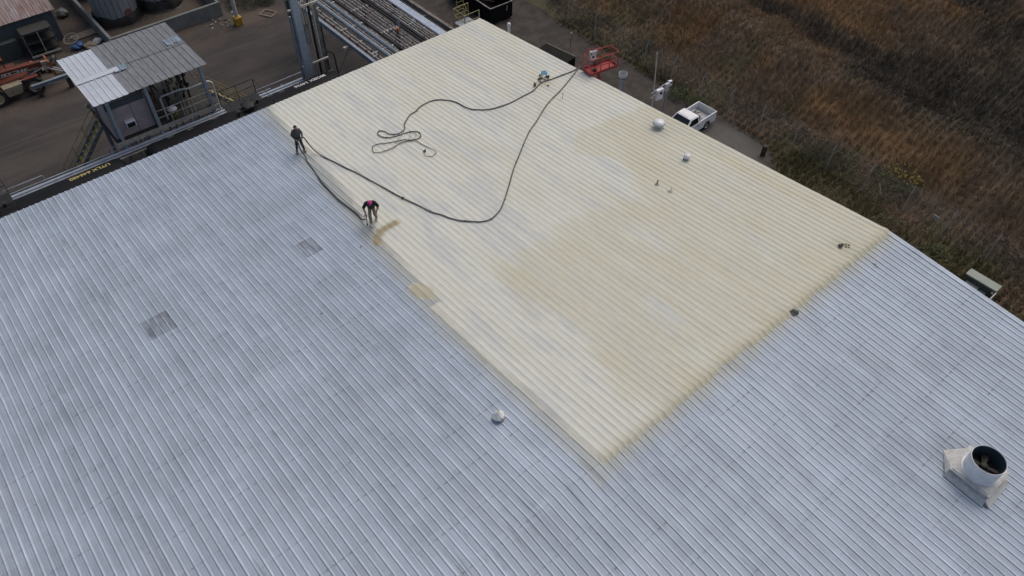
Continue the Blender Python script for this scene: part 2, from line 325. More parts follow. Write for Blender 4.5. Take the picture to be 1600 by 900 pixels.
c = g.mix(g.op('MULTIPLY', g.lin(rr, 1.4, .2), .55), c, g.mix(n2, (.115, .112, .105), (.19, .185, .175)))
sandy = g.op('MULTIPLY', g.lin(g.x, -19.5, -22.5), g.lin(g.noise(.5, (1, .7, 1), 5), .38, .62)); c = g.mix(g.op('MULTIPLY', sandy, .6), c, (.115, .082, .060))
g.l.new(g.scale(c, g.op('ADD', .75, g.op('MULTIPLY', n2, .5))), g.b.inputs['Base Color']); g.b.inputs['Roughness'].default_value = .9
g.bump(n2, .5, .04)
attr_mat('foam', .85, bump=.35, bscale=26); attr_mat('grass', .9); attr_mat('field', .95, bump=.8, bscale=6)

# ------------------------------------------------------------------ ground and field
me = MB().add([(-2500, -2500, 0), (2500, -2500, 0), (2500, 2500, 0), (-2500, 2500, 0)], [(0, 1, 2, 3)])
tag(me.build('ground', 'yard'), 'dark oily dirt and worn asphalt yard round the warehouse', 'ground', kind='structure')
def hfield(x, y):
    e = sstep(11.8, 14.5, y+.9*(fbm(x*.5, y*.5, 5)-.5)+4.2*sstep(16, 23, x))
    berm = 1.15*np.exp(-((y-19.6-1.6*(fbm(x*.12, x*0, 8)-.5)*2-.06*(20-x))/2.6)**2)
    ditch = -1.0*np.exp(-((y-25.5-.04*(20-x)-2*(fbm(x*.1, x*0+9, 3)-.5))/1.7)**2)
    rise = .9*sstep(15, 24, y); mound = 2.2*sstep(27, 36, y)*fbm(x*.13+3, y*.13, 21)+1.0*fbm(x*.33, y*.33, 2)*sstep(15, 22, y)+.75*(fbm(x*.75, y*.75, 66, 2)-.3)*sstep(13, 17, y)
    far = 2.5*sstep(45, 120, y)*fbm(x*.02, y*.02, 4)
    return e*(.05+.35*fbm(x*.6, y*.6, 1)+rise+berm+ditch*.8+mound+far)-.10*(1-e)
def veg_dim(x, y):
    """colour mix weights: plants, plus vignette and dusk darkness painted into dark"""
    a = fbm(x*.22, y*.22, 31); b = fbm(x*.5+9, y*.5, 41); c = fbm(x*.09, y*.09, 55)
    dark = np.clip(sstep(.50, .68, c+.22*(a-.5)+.013*(y-25)+.006*(x-15)*(y > 20)), 0, 1)*sstep(17, 23, y)  # darker far out and right: vignette and dusk painted into the colour
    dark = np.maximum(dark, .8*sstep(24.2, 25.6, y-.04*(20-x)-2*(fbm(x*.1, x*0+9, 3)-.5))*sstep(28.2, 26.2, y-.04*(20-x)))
    green = sstep(.5, .68, b)*.6*sstep(24, 15, y)+.8*sstep(15.6, 12.4, y)*sstep(.38, .6, a)
    green = np.maximum(green, .9*np.exp(-(((x-9.6)/2.4)**2+((y-12.6)/1.2)**2)))
    orange = sstep(.42, .6, a)*sstep(15, 18, y)*(1-dark)
    return dark, np.clip(green, 0, 1), np.clip(orange, 0, 1)
def veg_dim_col(x, y, jit):
    dark, green, orange = veg_dim(x, y); base = np.array([.29, .215, .145])[None]*np.ones((len(x), 1))
    base = base*(1-orange[:, None])+np.array([.38, .243, .125])*orange[:, None]
    base = base*(1-green[:, None])+np.array([.18, .17, .085])*green[:, None]
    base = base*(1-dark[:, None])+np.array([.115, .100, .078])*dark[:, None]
    return base*jit[:, None]*.80
xs = np.concatenate([np.linspace(-110, -26, 40), np.linspace(-25, 60, 340), np.linspace(61, 150, 40)]); ys = np.concatenate([np.linspace(6.5, 52, 240), np.linspace(53, 300, 60)])
X, Y = np.meshgrid(xs, ys, indexing='ij'); Z = hfield(X, Y)
tint = veg_dim_col(X.ravel(), Y.ravel(), np.full(X.size, .62)).reshape(X.shape+(3,))
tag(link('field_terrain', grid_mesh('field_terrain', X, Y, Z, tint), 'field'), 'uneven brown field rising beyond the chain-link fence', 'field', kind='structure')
def grass(name, label, n, xr, yr, hh, wd, seed, dens=None, tintmul=1.):
    r_ = np.random.default_rng(seed); x = r_.uniform(*xr, n); y = r_.uniform(*yr, n)
    # clump: pull blades to tuft centres
    cs = .55; cx = (np.floor(x/cs)+.5+(vnoise(np.floor(x/cs)*3.1, np.floor(y/cs)*2.7, 77)-.5)*.9)*cs; cy = (np.floor(y/cs)+.5+(vnoise(np.floor(x/cs)*1.7, np.floor(y/cs)*3.3, 78)-.5)*.9)*cs
    k = .55*r_.random(n); x = x+(cx-x)*k; y = y+(cy-y)*k
    keep = r_.random(n) < (dens(x, y) if dens else 1.); x, y = x[keep], y[keep]; n = len(x)
    z = hfield(x, y)-.04; lo = fbm(x*.3, y*.3, 63); h = hh*(.35+1.1*lo)*r_.uniform(.45, 1.35, n)*(1+.5*sstep(.5, .75, fbm(x*.9, y*.9, 46)))*sstep(11.4, 13.6, y+4.2*sstep(16, 23, x)+.8*(fbm(x*.7, y*.7, 50)-.5)); hk = h > .06; x, y, z, h = x[hk], y[hk], z[hk], h[hk]; n = len(x)
    ang = 2*math.pi*fbm(x*.14, y*.14, 91, 2)*2+r_.normal(0, 1.7, n); lean = h*r_.uniform(.1, 1.1, n)*(.35+1.1*fbm(x*.6, y*.6, 13))
    dx, dy = np.cos(ang), np.sin(ang); wv = wd*r_.uniform(.6, 1.5, n); sa = r_.uniform(0, math.pi, n); px, py = np.cos(sa)*wv, np.sin(sa)*wv
    mx, my, mz = x+dx*lean*.35, y+dy*lean*.35, z+h*.62; tx, ty, tz = x+dx*lean, y+dy*lean, z+h*r_.uniform(.75, 1., n)
    co = np.stack([np.stack([x-px, y-py, z], -1), np.stack([x+px, y+py, z], -1), np.stack([mx-px*.8, my-py*.8, mz], -1), np.stack([mx+px*.8, my+py*.8, mz], -1), np.stack([tx, ty, tz], -1)], 1)
    b = np.arange(n)[:, None]*5; tri = np.concatenate([b+[0, 1, 3], b+[0, 3, 2], b+[2, 3, 4]], 1).reshape(-1, 3)
    jit = np.exp(r_.normal(0, .38, n))*tintmul; t = veg_dim_col(x, y, jit); straw = r_.random(n) < .10; t[straw] = t[straw]*.4+np.array([.40, .31, .20])*.6*tintmul
    t = np.repeat(t, 5, 0); o = link(name, tri_mesh(name, co.reshape(-1, 3), tri, t), 'grass'); return tag(o, label, 'grass', kind='stuff')
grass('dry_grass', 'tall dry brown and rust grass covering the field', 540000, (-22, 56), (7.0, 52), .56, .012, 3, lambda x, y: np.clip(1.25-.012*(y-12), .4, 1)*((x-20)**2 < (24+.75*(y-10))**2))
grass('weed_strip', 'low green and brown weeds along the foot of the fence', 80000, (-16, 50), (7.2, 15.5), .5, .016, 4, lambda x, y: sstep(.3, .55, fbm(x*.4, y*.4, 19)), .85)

# ------------------------------------------------------------------ warehouse
wh = thing('warehouse', 'big low warehouse with ribbed grey metal roof partly sprayed with cream foam', 'building', (0, 0, 0))
YB = -45.0
m_ = MB(); m_.bb(.25, .45, YB, -.12, 0, 6.88); m_.build('wall', 'white_dirty', wh)
m_ = MB(); m_.prism([(.46, 0), (60.5, 0), (60.5, 6.85), (LR, zrf(LR)-.16), (.46, 6.86)], -.30, -.14); m_.build('wall', 'white_dirty', wh)
m_ = MB(); m_.prism([(.46, 0), (60.5, 0), (60.5, 6.85), (LR, zrf(LR)-.16), (.46, 6.86)], YB, YB+.15); m_.build('wall', 'white_dirty', wh)
m_ = MB(); m_.bb(60.6, 60.8, YB, -.12, 0, 6.88); m_.build('wall', 'white_dirty', wh)
def prof3():
    p = []
    for k in range(3):
        y = k*RP
        p += [(y+.000, .035), (y+.013, .0335), (y+.026, .025), (y+.054, .0), (y+.105, .0), (y+.117, .005), (y+.129, .0), (y+.178, .0), (y+.190, .005), (y+.202, .0), (y+.251, .0), (y+.279, .025), (y+.292, .0335)]
    p.append((3*RP, .035)); return p
def panel_mesh(name, length, slope, nseg=1):
    P = prof3(); n = len(P); vs = []; fs = []
    for i in range(nseg+1):
        x = length*i/nseg; vs += [(x, -y, slope*x+h) for y, h in P]
    for i in range(nseg):
        fs += [(i*n+k, i*n+k+1, (i+1)*n+k+1, (i+1)*n+k) for k in range(n-1)]
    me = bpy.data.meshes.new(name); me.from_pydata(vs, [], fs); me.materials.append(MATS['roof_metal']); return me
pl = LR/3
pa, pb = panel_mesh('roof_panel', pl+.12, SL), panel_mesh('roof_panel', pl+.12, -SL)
PW = 3*RP
for k in range(49):
    y = R0+.009-k*PW+PW*0
    if k == 0: pass
    for j in range(3):
        o = link('roof_panel', pa, None, wh); o.location = (-.10+j*pl if j == 0 else j*pl-.06, y, zrf(0 if j == 0 else j*pl-.06)+(.003*(2-j) if j else .004)-(.0077 if j == 0 else 0)+.0006*(k % 2))
        o = link('roof_panel', pb, None, wh); o.location = (LR+j*pl, y, zrf(LR+j*pl)+.003*j+.0006*(k % 2)-.002)
# ridge cap that follows the ribs, rake trim, eave trim
m_ = MB(); P = [(R0+.009-q*1., h) for k in range(0)]
vs = []; P = []
for k in range(49):
    for y, h in prof3()[:-1]: P.append((R0+.009-k*PW-y, h))
n = len(P)
for x, dz in ((LR-.22, .004), (LR-.1, .006), (LR, .0), (LR+.1, .006), (LR+.22, .004)): vs += [(x, y, zrf(x)+h+dz+.004) for y, h in P]
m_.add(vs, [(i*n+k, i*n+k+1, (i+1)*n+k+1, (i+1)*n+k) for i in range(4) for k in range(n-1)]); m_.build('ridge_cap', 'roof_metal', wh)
for xa, xb in ((-.1, LR), (LR, 61.1)):
    m_ = MB(); za, zb = zrf(xa), zrf(xb)
    sec = [(-.235, .030), (-.225, .040), (-.01, .046), (.012, .038), (.016, -.16), (.004, -.17), (.000, .02), (-.2, .022)]
    m_.add([(xa, y, za+h) for y, h in sec]+[(xb, y, zb+h) for y, h in sec], [tuple(range(8)), tuple(range(15, 7, -1))]+[(i, 8+i, 8+(i+1) % 8, (i+1) % 8) for i in range(8)])
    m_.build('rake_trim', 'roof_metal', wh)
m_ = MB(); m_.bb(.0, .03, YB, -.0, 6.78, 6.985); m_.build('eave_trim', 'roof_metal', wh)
# darker replaced sheets: strips of panel laid over the roof
def patch(x0, x1, k0, k1):
    P = []
    for k in range(k0, k1):
        for y, h in prof3()[:13]: P.append((R0+.009-k*RP-y, h))
    P.append((R0+.009-k1*RP, .035)); n = len(P)
    mb = MB(); mb.add([(x, y, zrf(x)+h+.0065) for x in (x0, x1) for y, h in P], [(k, k+1, n+k+1, n+k) for k in range(n-1)])
    return mb.build('replacement_sheet', 'roof_patch', wh)
for x0, x1, ya, yb in ((12.2, 13.55, -27.75, -28.75), (12.28, 13.5, -20.25, -21.15)):
    k0 = int(round((R0-ya)/RP)); k1 = max(k0+1, int(round((R0-yb)/RP))); patch(x0, x1, k0, k1)

# sprayed foam -------------------------------------------------------
EDGE = [(-.2, -16.33), (.13, -16.33), (2.7, -16.63), (6.2, -17.0), (8.25, -17.08), (11.04, -17.4), (13.16, -17.6), (14.75, -17.98), (16.6, -18.2), (18.46, -18.35), (20.05, -18.31), (20.2, -18.8), (21., -18.87), (23.3, -18.9), (25.7, -18.86), (29.3, -18.82), (32, -18.86)]
ex = np.array([q[0] for q in EDGE]); ey = np.array([q[1] for q in EDGE])
def segd(X, Y, pts):
    d = np.full(X.shape, 1e9)
    for (ax, ay), (bx, by) in zip(pts[:-1], pts[1:]):
        t = np.clip(((X-ax)*(bx-ax)+(Y-ay)*(by-ay))/((bx-ax)**2+(by-ay)**2), 0, 1); d = np.minimum(d, np.hypot(X-ax-t*(bx-ax), Y-ay-t*(by-ay)))
    return d
def inpoly(X, Y, P):
    r_ = np.zeros(X.shape, bool); n = len(P)
    for i in range(n):
        (ax, ay), (bx, by) = P[i], P[(i+1) % n]
        c_ = ((ay > Y) != (by > Y)) & (X < (bx-ax)*(Y-ay)/(by-ay+1e-12)+ax); r_ ^= c_
    return r_
def polysd(X, Y, P):
    d = segd(X, Y, P+[P[0]]); return np.where(inpoly(X, Y, P), d, -d)
xs = np.concatenate([np.linspace(-.13, .2, 4), np.arange(.4, 29.9, .2), np.linspace(29.9, 31.4, 22)]); ys = np.concatenate([np.arange(-19.4, -.2, RP/10), np.linspace(-.19, .035, 7)])
X, Y = np.meshgrid(xs, ys, indexing='ij')
d1 = Y-np.interp(X, ex, ey)+.24*(fbm(X*1.1, Y*.8, 3)-.5)+.08*(fbm(X*4, Y*4, 33)-.5); xe = 30.72+.11*(fbm(Y*.7, Y*0, 6)-.5)*2; d2 = xe-X+.12*(fbm(X*2.5, Y*2.5, 9)-.5)
STROKE = [(14.30, -16.75), (14.32, -17.42), (14.46, -17.96), (14.95, -18.22)]; BLOB = [(18.45, -18.3), (19.3, -18.1), (19.75, -18.36), (19.3, -18.82), (18.72, -18.95), (18.4, -18.7)]
ds = .17-segd(X, Y, STROKE)+.05*(fbm(X*6, Y*6, 2)-.5); db = polysd(X, Y, BLOB)+.05
D = np.maximum(np.minimum(d1, d2), np.maximum(ds, db)); D2 = np.maximum(d2, 0)
t = .060*sstep(-.06, .26, D)-.018*sstep(.05, -.12, D)
t = t+.030*np.exp(-((d2-.2)/.17)**2)*sstep(0, .1, D)+.008*(fbm(X*3.2, Y*3.2, 15)-.5)*2+.010*(fbm(X*.7, Y*2.0, 16)-.5)*2
dr = np.abs(((Y-R0)/RP+.5) % 1.-.5)*RP; rib = .028*np.exp(-(dr/.053)**2)*(1+.45*(fbm(X*1.2, np.round((Y-R0)/RP)*7.3, 44)-.5)*2)
Z = zr(X)+t+rib-.012*sstep(29.9, 31, X)*0
Z = np.where(Y > -.02, Z-.9*(Y+.02)**1, Z); Z = np.where(X < -.05, Z-(-.05-X)*1.2, Z)
# pigment: fresh pale foam against older, yellower foam; both patchy, drawn along the ribs
YEL = [(15.5, 1.5), (15.44, -1.34), (14.84, -3.56), (14.91, -5.59), (16.1, -6.25), (17.9, -5.2), (19.7, -5.35), (21., -7.4), (20.17, -9.), (20.05, -11.3), (20.3, -12.7), (20., -14.), (20.3, -15.4), (22.6, -15.6), (25.5, -15.2), (28., -15.8), (31.5, -15.5), (33, 1.5)]
wS = .18+.75*sstep(17, 22, X); sd0 = polysd(X, Y, YEL)+(.7+1.8*sstep(17, 22, X))*(fbm(X*.55, Y*1.5, 8)-.5); y1 = np.clip((sd0+wS)/(2*wS), 0, 1); y1 = y1*y1*(3-2*y1); rowid = np.round((Y-R0)/RP)
row = vnoise(rowid*5.17, X*.22, 33)-.5; stre = fbm(X*.25, Y*3.4, 71)-.5; blo = fbm(X*.35, Y*.8, 72)-.5
u = .14+(.66-.10*sstep(17, 22, X))*y1+.26*row+.50*stre+.60*blo-.14*sstep(-9, -14, Y)*(1-y1)+.22*sstep(10, 0, X)*sstep(-12, -5, Y)
for P in ([(26.1, -11.9), (26.05, -11.1), (27.9, -11.3), (28.1, -12.2)], [(29.1, -12.9), (29.3, -12.1), (30.5, -12.2), (30.3, -13.)], [(26.8, -5.), (27.3, -4.2), (28.7, -4.6), (28.2, -5.8)], [(22.5, -9.2), (22.8, -7.2), (24.6, -7.0), (24.4, -9.)]):
    u = u-.28*sstep(-.7, .35, polysd(X, Y, P)+.4*(fbm(X*2, Y*2, 5)-.5))
u = np.clip(u, 0, 1); A, B = np.array([.66, .672, .602]), np.array([.595, .575, .445]); tint = A*(1-u[..., None])+B*u[..., None]
cool = sstep(.5, .7, fbm(X*.4+20, Y*1.4, 88))*(1-u)*.5; tint = tint*(1-cool[..., None])+np.array([.52, .55, .56])*cool[..., None]
edge = np.maximum(sstep(.35, .0, d1)*.28, sstep(.75, 0, d2)*.62); tint = tint*(1-edge[..., None])+np.array([.48, .455, .32])*edge[..., None]
feather = sstep(.06, -.06, D)*.45; tint = tint*(1-feather[..., None])+np.array([.34, .34, .27])*feather[..., None]
fs_ = sstep(-.16, .06, ds)*.9; tint = tint*(1-fs_[..., None])+np.array([.34, .28, .16])*fs_[..., None]; fb = sstep(-.1, .15, db)*.7; tint = tint*(1-fb[..., None])+np.array([.45, .41, .28])*fb[..., None]
for cx, cy, r_, cc in ((17.6, -1.35, .9, (.48, .475, .42)), (29.85, -2.5, .55, (.48, .45, .30)), (20.5, -2.5, .4, (.54, .54, .51)), (10.4, .1, .9, (.50, .50, .48)), (9.6, -2.7, .5, (.52, .46, .30))):
    k_ = np.exp(-(((X-cx)/r_)**2+((Y-cy)/r_)**2))*.6; tint = tint*(1-k_[..., None])+np.array(cc)*k_[..., None]
tint = tint*(1+.10*(fbm(X*5, Y*9, 90)-.5))[..., None]
o = link('sprayed_foam_coating', grid_mesh('sprayed_foam_coating', X, Y, Z, tint, keep=D > -.14), 'foam', wh); o['label'] = 'cream and yellow sprayed foam over half of the roof'
FT = .085      # crest of the foam above the metal plane

# ------------------------------------------------------------------ roof fittings
def on_roof(x, y, extra=0.): return (x, y, zrf(x)+extra)
# big exhaust fan on its curb
fx, fy = 39.52, -8.35; fz = zrf(fx)
fan = thing('exhaust_fan', 'large white round exhaust stack on a square curb, open top', 'roof fan', (fx, fy, fz))
m_ = MB(); h = .72; zt = .42
m_.add([(-h, -h, .06+SL*h), (h, -h, .06-SL*h-.05), (h, h, .06-SL*h-.05), (-h, h, .06+SL*h), (-h*.97, -h*.97, zt), (h*.97, -h*.97, zt), (h*.97, h*.97, zt), (-h*.97, h*.97, zt)], [(0, 1, 5, 4), (1, 2, 6, 5), (2, 3, 7, 6), (3, 0, 4, 7), (4, 5, 6, 7)])
m_.build('curb', 'white_dirty', fan)
m_ = MB(); m_.bb(-.76, .76, -.76, .76, zt-.02, zt+.025, .01); m_.bb(-.70, .70, -.70, .70, zt+.02, zt+.06, .01); m_.build('curb_cap', 'white_dirty', fan)
m_ = MB()      # sloped flashing: cricket uphill and apron round the base
m_.add([(-.70, -.6, .34), (-.70, .6, .34), (-1.28, 0.05, .12), (-.72, -.86, .13), (-.72, .86, .13)], [(0, 1, 2), (0, 2, 3), (1, 4, 2), (0, 3, 4, 1)]); m_.build('cricket', 'white_dirty', fan)
m_ = MB(); m_.add([(-.75, -.92, .10), (.80, -.92, -.03), (.735, -.725, .22), (-.725, -.725, .28), (-.75, -.90, .07), (.80, -.90, -.06)], [(0, 1, 2, 3), (0, 4, 5, 1)]); m_.build('side_flashing', 'white_dirty', fan)
m_ = MB(); m_.add([(.735, -.74, .16), (.98, -.78, .0), (.98, .66, .0), (.735, .70, .16), (.735, -.74, -.02), (.735, .70, -.02)], [(0, 1, 2, 3), (0, 4, 1), (3, 2, 5)]); m_.build('apron', 'white_dirty', fan)
z0, z1 = zt+.06, zt+.80; m_ = MB(); m_.lathe([(.64, z0), (.64, z0+.03), (.60, z0+.04), (.60, z1), (.585, z1+.005), (.575, z1-.01), (.575, z0+.02)], n=48, close=True); cy = m_.build('cowl', 'white_paint', fan, True)
m_ = MB(); m_.lathe([(.572, z0+.05), (.572, z1-.03), (.566, z1-.03), (.566, z0+.05)], n=40, close=True); m_.build('lining', 'teal_dark', cy, True)
m_ = MB(); m_.lathe([(.0, z0+.06), (.566, z0+.06), (.566, z0+.07), (0., z0+.07)], n=32); m_.build('damper_plate', 'black_iron', cy)
m_ = MB(); m_.lathe([(.12, z0+.1), (.12, z0+.36), (.06, z0+.4), (0, z0+.4)], n=16); m_.build('motor', 'tool_dark', cy, True)
for k in range(4):
    a = k*math.pi/2+.35; m_ = MB(); u = Vector((math.cos(a), math.sin(a), 0)); v = Vector((-math.sin(a), math.cos(a), 0)); p0 = u*.1+Vector((0, 0, z0+.28)); p1 = u*.53+Vector((0, 0, z0+.28))
    q = [p0-v*.06+Vector((0, 0, .03)), p0+v*.06-Vector((0, 0, .03)), p1+v*.13-Vector((0, 0, .05)), p1-v*.13+Vector((0, 0, .05))]
    m_.add(q+[w_-Vector((0, 0, .008)) for w_ in q], [(0, 1, 2, 3), (7, 6, 5, 4), (0, 4, 5, 1), (1, 5, 6, 2), (2, 6, 7, 3), (3, 7, 4, 0)]); m_.build('fan_blade', 'tool_dark', cy)
for a in (.1, 1.67): m_ = MB(); m_.bar((-.56*math.cos(a), -.56*math.sin(a), z0+.22), (.56*math.cos(a), .56*math.sin(a), z0+.22), .04, .03); m_.build('brace', 'black_iron', cy)
# mushroom vent, small vents
v1 = thing('mushroom_vent', 'white mushroom vent near the gable edge beside the parked truck', 'roof vent', on_roof(17.5, -1.3, -.06))
m_ = MB(); m_.lathe([(.30, -.02), (.24, .05), (.17, .12), (.15, .30), (.0, .30)], n=20); m_.build('foam_collar', 'foam_lump', v1, True)
m_ = MB(); m_.lathe([(.15, .28), (.16, .42), (0, .42)], n=20); m_.build('neck', 'galv', v1, True)
m_ = MB(); m_.lathe([(.22, .34), (.33, .36), (.34, .42), (.31, .50), (.22, .56), (.10, .59), (0, .595)], n=28); m_.build('cap', 'white_paint', v1, True)
m_ = MB(); m_.lathe([(.345, .40), (.352, .41), (.345, .43)], n=28, close=True); m_.build('cap_rim', 'galv', v1, True)
v2 = thing('small_vent', 'small white domed vent low on the yellow foam downhill of the mushroom vent', 'roof vent', on_roof(20.55, -2.5, .05))
m_ = MB(); m_.lathe([(.10, 0), (.08, .1), (.08, .2), (0, .2)], n=14); m_.build('pipe', 'galv', v2, True)
m_ = MB(); m_.lathe([(.15, .16), (.19, .19), (.18, .27), (.12, .33), (0, .35)], n=18); m_.build('cap', 'white_paint', v2, True); m_ = MB(); m_.box((-.05, -.19, .12), (.05, .04, .1)); m_.build('bracket', 'black_iron', v2)
v3 = thing('vent_pipe', 'short foam-covered pipe with a dark open end on the foam', 'pipe', on_roof(20.95, -5.2, .05))
m_ = MB(); m_.lathe([(.22, -.01), (.12, .06), (.075, .14), (.055, .30), (0, .30)], n=14); m_.build('foam_collar', 'foam_lump', v3, True); m_ = MB(); m_.lathe([(.04, .29), (.045, .37), (.03, .372), (.03, .34), (0, .34)], n=12); m_.build('pipe', 'black_iron', v3, True)
v4 = thing('vent_pipe', 'thin bare rod rising from a pale foam mound', 'pipe', on_roof(21.8, -5.15, .05))
m_ = MB(); m_.lathe([(.28, -.01), (.14, .06), (.06, .12), (0, .13)], n=14); m_.build('foam_mound', 'foam_lump', v4, True); m_ = MB(); m_.tube([(0, 0, .1), (.01, 0, .42)], .018); m_.build('rod', 'galv', v4, True); v3.scale = v4.scale = (.75, .75, .75)
v5 = thing('vent_pipe', 'thin white rod beside the hoses below the red lift basket', 'pipe', on_roof(11.6, -3.05, .05))
m_ = MB(); m_.tube([(0, 0, 0), (.0, .01, .36)], .022); m_.build('rod', 'white_dirty', v5, True); m_ = MB(); m_.lathe([(.035, .34), (.04, .40), (0, .41)], n=10); m_.build('cap', 'galv', v5, True)
# wrapped vent: pipe under a knotted white plastic bag
bagt = thing('bagged_vent', 'white plastic bag tied over a vent on the bare grey roof', 'bag', on_roof(26.6, -20.3, .02)); bm = bmesh.new(); bmesh.ops.create_icosphere(bm, subdivisions=4, radius=1)
for v in bm.verts:
    c = v.co; a = math.atan2(c.y, c.x); nz = float(fbm(np.array([c.x*2.2+5]), np.array([c.y*2.2+c.z*2]), 5)[0]-.5); f = 1+.35*nz+.05*math.sin(9*a+4*c.z)
    r_ = .23*f; z = .20*c.z+.19; v.co = (c.x*r_*(1-.25*max(0, c.z)), c.y*r_*(1-.25*max(0, c.z)), z+.10*max(0, c.z-.75)*3)
me = bpy.data.meshes.new('bag'); bm.to_mesh(me); bm.free(); me.polygons.foreach_set('use_smooth', [True]*len(me.polygons)); link('bag', me, 'white_bag', bagt)
m_ = MB(); m_.tube(spline([(-.02, .02, .44), (-.05, .05, .50), (.02, .08, .53)]), [.05, .04]+[.03]*11, 7); m_.build('knot', 'white_bag', bagt, True)
m_ = MB(); m_.tube([(.235*math.cos(k*.3), .235*math.sin(k*.3), .075+.01*math.sin(k)) for k in range(22)], .012, 6); m_.build('tie_cord', 'rope', bagt, True)
# small litter on the roof
def lump(name, label, cat, loc, r, m, seed, flat=.6, parent=None, sub=3):
    bm = bmesh.new(); bmesh.ops.create_icosphere(bm, subdivisions=sub, radius=1); rr_ = random.Random(seed); ox = rr_.random()*50
    for v in bm.verts:
        c = v.co.copy(); f = .75+.7*float(fbm(np.array([c.x*1.6+ox]), np.array([c.y*1.6+c.z*1.3+ox]), seed)[0]-.2); v.co = (c.x*r*f, c.y*r*f*.9, (c.z*.5+.48)*r*flat*2*f)
    me = bpy.data.meshes.new(name); bm.to_mesh(me); bm.free(); o = link(name, me, m, parent); o.location = loc
    return tag(o, label, cat) if label else o
deb = thing('debris_pile', 'dark scraps and foam trimmings lying on the foam near the ridge', 'debris', on_roof(29.9, -2.48, FT-.02))
rr_ = random.Random(3)
for k in range(9):
    lump('scrap', None, None, (rr_.uniform(-.32, .32), rr_.uniform(-.22, .22), 0), rr_.uniform(.04, .11), rr_.choice(['tool_dark', 'beige_tank', 'foam_lump', 'black_iron']), 20+k, .35, deb, 2)
m_ = MB(); m_.tube(spline([(-.16, 0, 0), (-.05, .05, .015), (.03, -.03, .01), (.15, .02, 0)]), .012, 6); o = m_.build('cord_scrap', 'black_iron', None, True); o.location = on_roof(31.45, -2.4, .03); tag(o, 'short black cord scrap on the grey roof past the ridge', 'scrap')
t_ = thing('torn_flashing', 'dark torn strip of flashing at the ridge edge of the foam', 'flashing', on_roof(30.78, -7.55, .04)); t_.rotation_euler = (0, SL, .1)
m_ = MB(); m_.add([(-.22, -.10, .02), (.10, -.16, .0), (.18, .06, .015), (.12, .16, .06), (-.12, .12, .05), (-.22, -.10, .01), (.10, -.16, -.01), (.18, .06, .005), (.12, .16, .05), (-.12, .12, .04)], [(0, 1, 2, 3, 4), (9, 8, 7, 6, 5)]+[(i, 5+i, 5+(i+1) % 5, (i+1) % 5) for i in range(5)]); m_.build('strip', 'olive_dark', t_)
m_ = MB(); m_.box((.02, .02, .05), (.16, .03, .04)); m_.build('fold', 'plate_grey', t_)
for x, y, lb in ((14.64, -18.98, 'bent wire stub sticking out of the bare roof below the sprayer'), (17.2, -22.6, 'small bent wire stub alone on the bare roof')):
    m_ = MB(); m_.tube(spline([(0, 0, 0), (.01, 0, .10), (.05, .02, .17), (.12, .02, .16)]), .013, 6); o = m_.build('wire_stub', 'black_iron', None, True); o.location = on_roof(x, y, .0); tag(o, lb, 'wire')

# ------------------------------------------------------------------ hoses
H1 = [(9.74, .09), (9.75, -.57), (9.67, -1.3), (9.57, -2.06), (9.47, -2.81), (9.78, -3.75), (9.82, -4.54), (9.88, -5.49), (9.81, -6.16), (9.55, -6.92), (9., -7.58), (8.42, -7.79), (7.68, -7.85), (7.25, -7.99), (6.81, -8.29), (6.52, -8.64), (6.43, -9.14), (6.51, -9.75), (6.7, -10.16), (6.77, -10.58), (7.01, -11.01), (7.37, -11.4), (7.78, -11.72), (7.92, -12.04), (7.86, -12.39), (7.6, -12.65), (7.21, -12.69), (6.97, -12.84), (7.11, -13.07), (7.33, -13.12), (7.67, -13.04), (7.9, -12.85), (8.07, -12.44), (8.16, -11.98), (8.28, -11.58), (8.53, -11.32), (8.78, -11.33), (9.05, -11.51), (9.13, -11.78), (8.96, -12.1), (8.68, -12.34)]
H1b = [(8.68, -12.34), (8.49, -12.73), (8.29, -13.2), (8.02, -13.61), (8.01, -13.94), (8.17, -14.13), (8.5, -14.22), (8.72, -14.07), (8.87, -13.66), (8.83, -13.17), (8.84, -12.62), (8.96, -12.19), (9.31, -11.91), (9.64, -11.88), (10.24, -11.79), (10.66, -11.7), (10.93, -11.76), (11.05, -12.03), (10.95, -12.26), (10.68, -12.36), (10.36, -12.18)]
H2 = [(9.8, -.07), (10.33, -1.28), (10.9, -2.6), (11.3, -3.63), (11.63, -4.49), (12.4, -5.81), (12.87, -6.71), (13.61, -7.82), (14.24, -8.63), (14.91, -9.61), (15.8, -10.67), (16.47, -11.49), (17.03, -12.24), (17.27, -12.77), (17.34, -13.19), (17.11, -13.65), (16.79, -14.), (16.18, -14.44), (15.43, -14.74), (14.79, -14.99), (13.8, -15.15), (12.97, -15.36), (11.78, -15.55), (10.6, -15.77), (9.6, -15.94), (8.62, -16.14), (7.63, -16.34), (6.9, -16.5)]
H3 = [(6.15, -17.2), (6.65, -17.37), (7.36, -17.46), (8.19, -17.58), (8.98, -17.72), (9.88, -17.79), (10.79, -17.84), (11.67, -17.8), (12.48, -17.74)]
def lay(pts, dz, wob=.02, seed=1):
    rr_ = random.Random(seed); return [(x+rr_.uniform(-wob, wob), y+rr_.uniform(-wob, wob), zrf(x)+dz) for x, y in pts]
def hose_thing(label, name='spray_hose'): return thing(name, label, 'hose', (0, 0, 0))
def wraps(parent, path, every, r, m):
    for i in range(every//2, len(path)-2, every):
        a, b = Vector(path[i]), Vector(path[i+1]); d = (b-a).normalized(); mb = MB(); mb.tube([a-d*.05, a-d*.03, a+d*.03, a+d*.05], [r, r*1.35, r*1.35, r], 8); mb.build('tape_wrap', m, parent, True)
hs1 = hose_thing('black spray hose looping from the lift basket to a loose coil on the foam')
drop = [(9.9, .75, zrf(9.9)-1.6), (9.85, .45, zrf(9.85)-.25), (9.78, .22, zrf(9.8)+.12)]
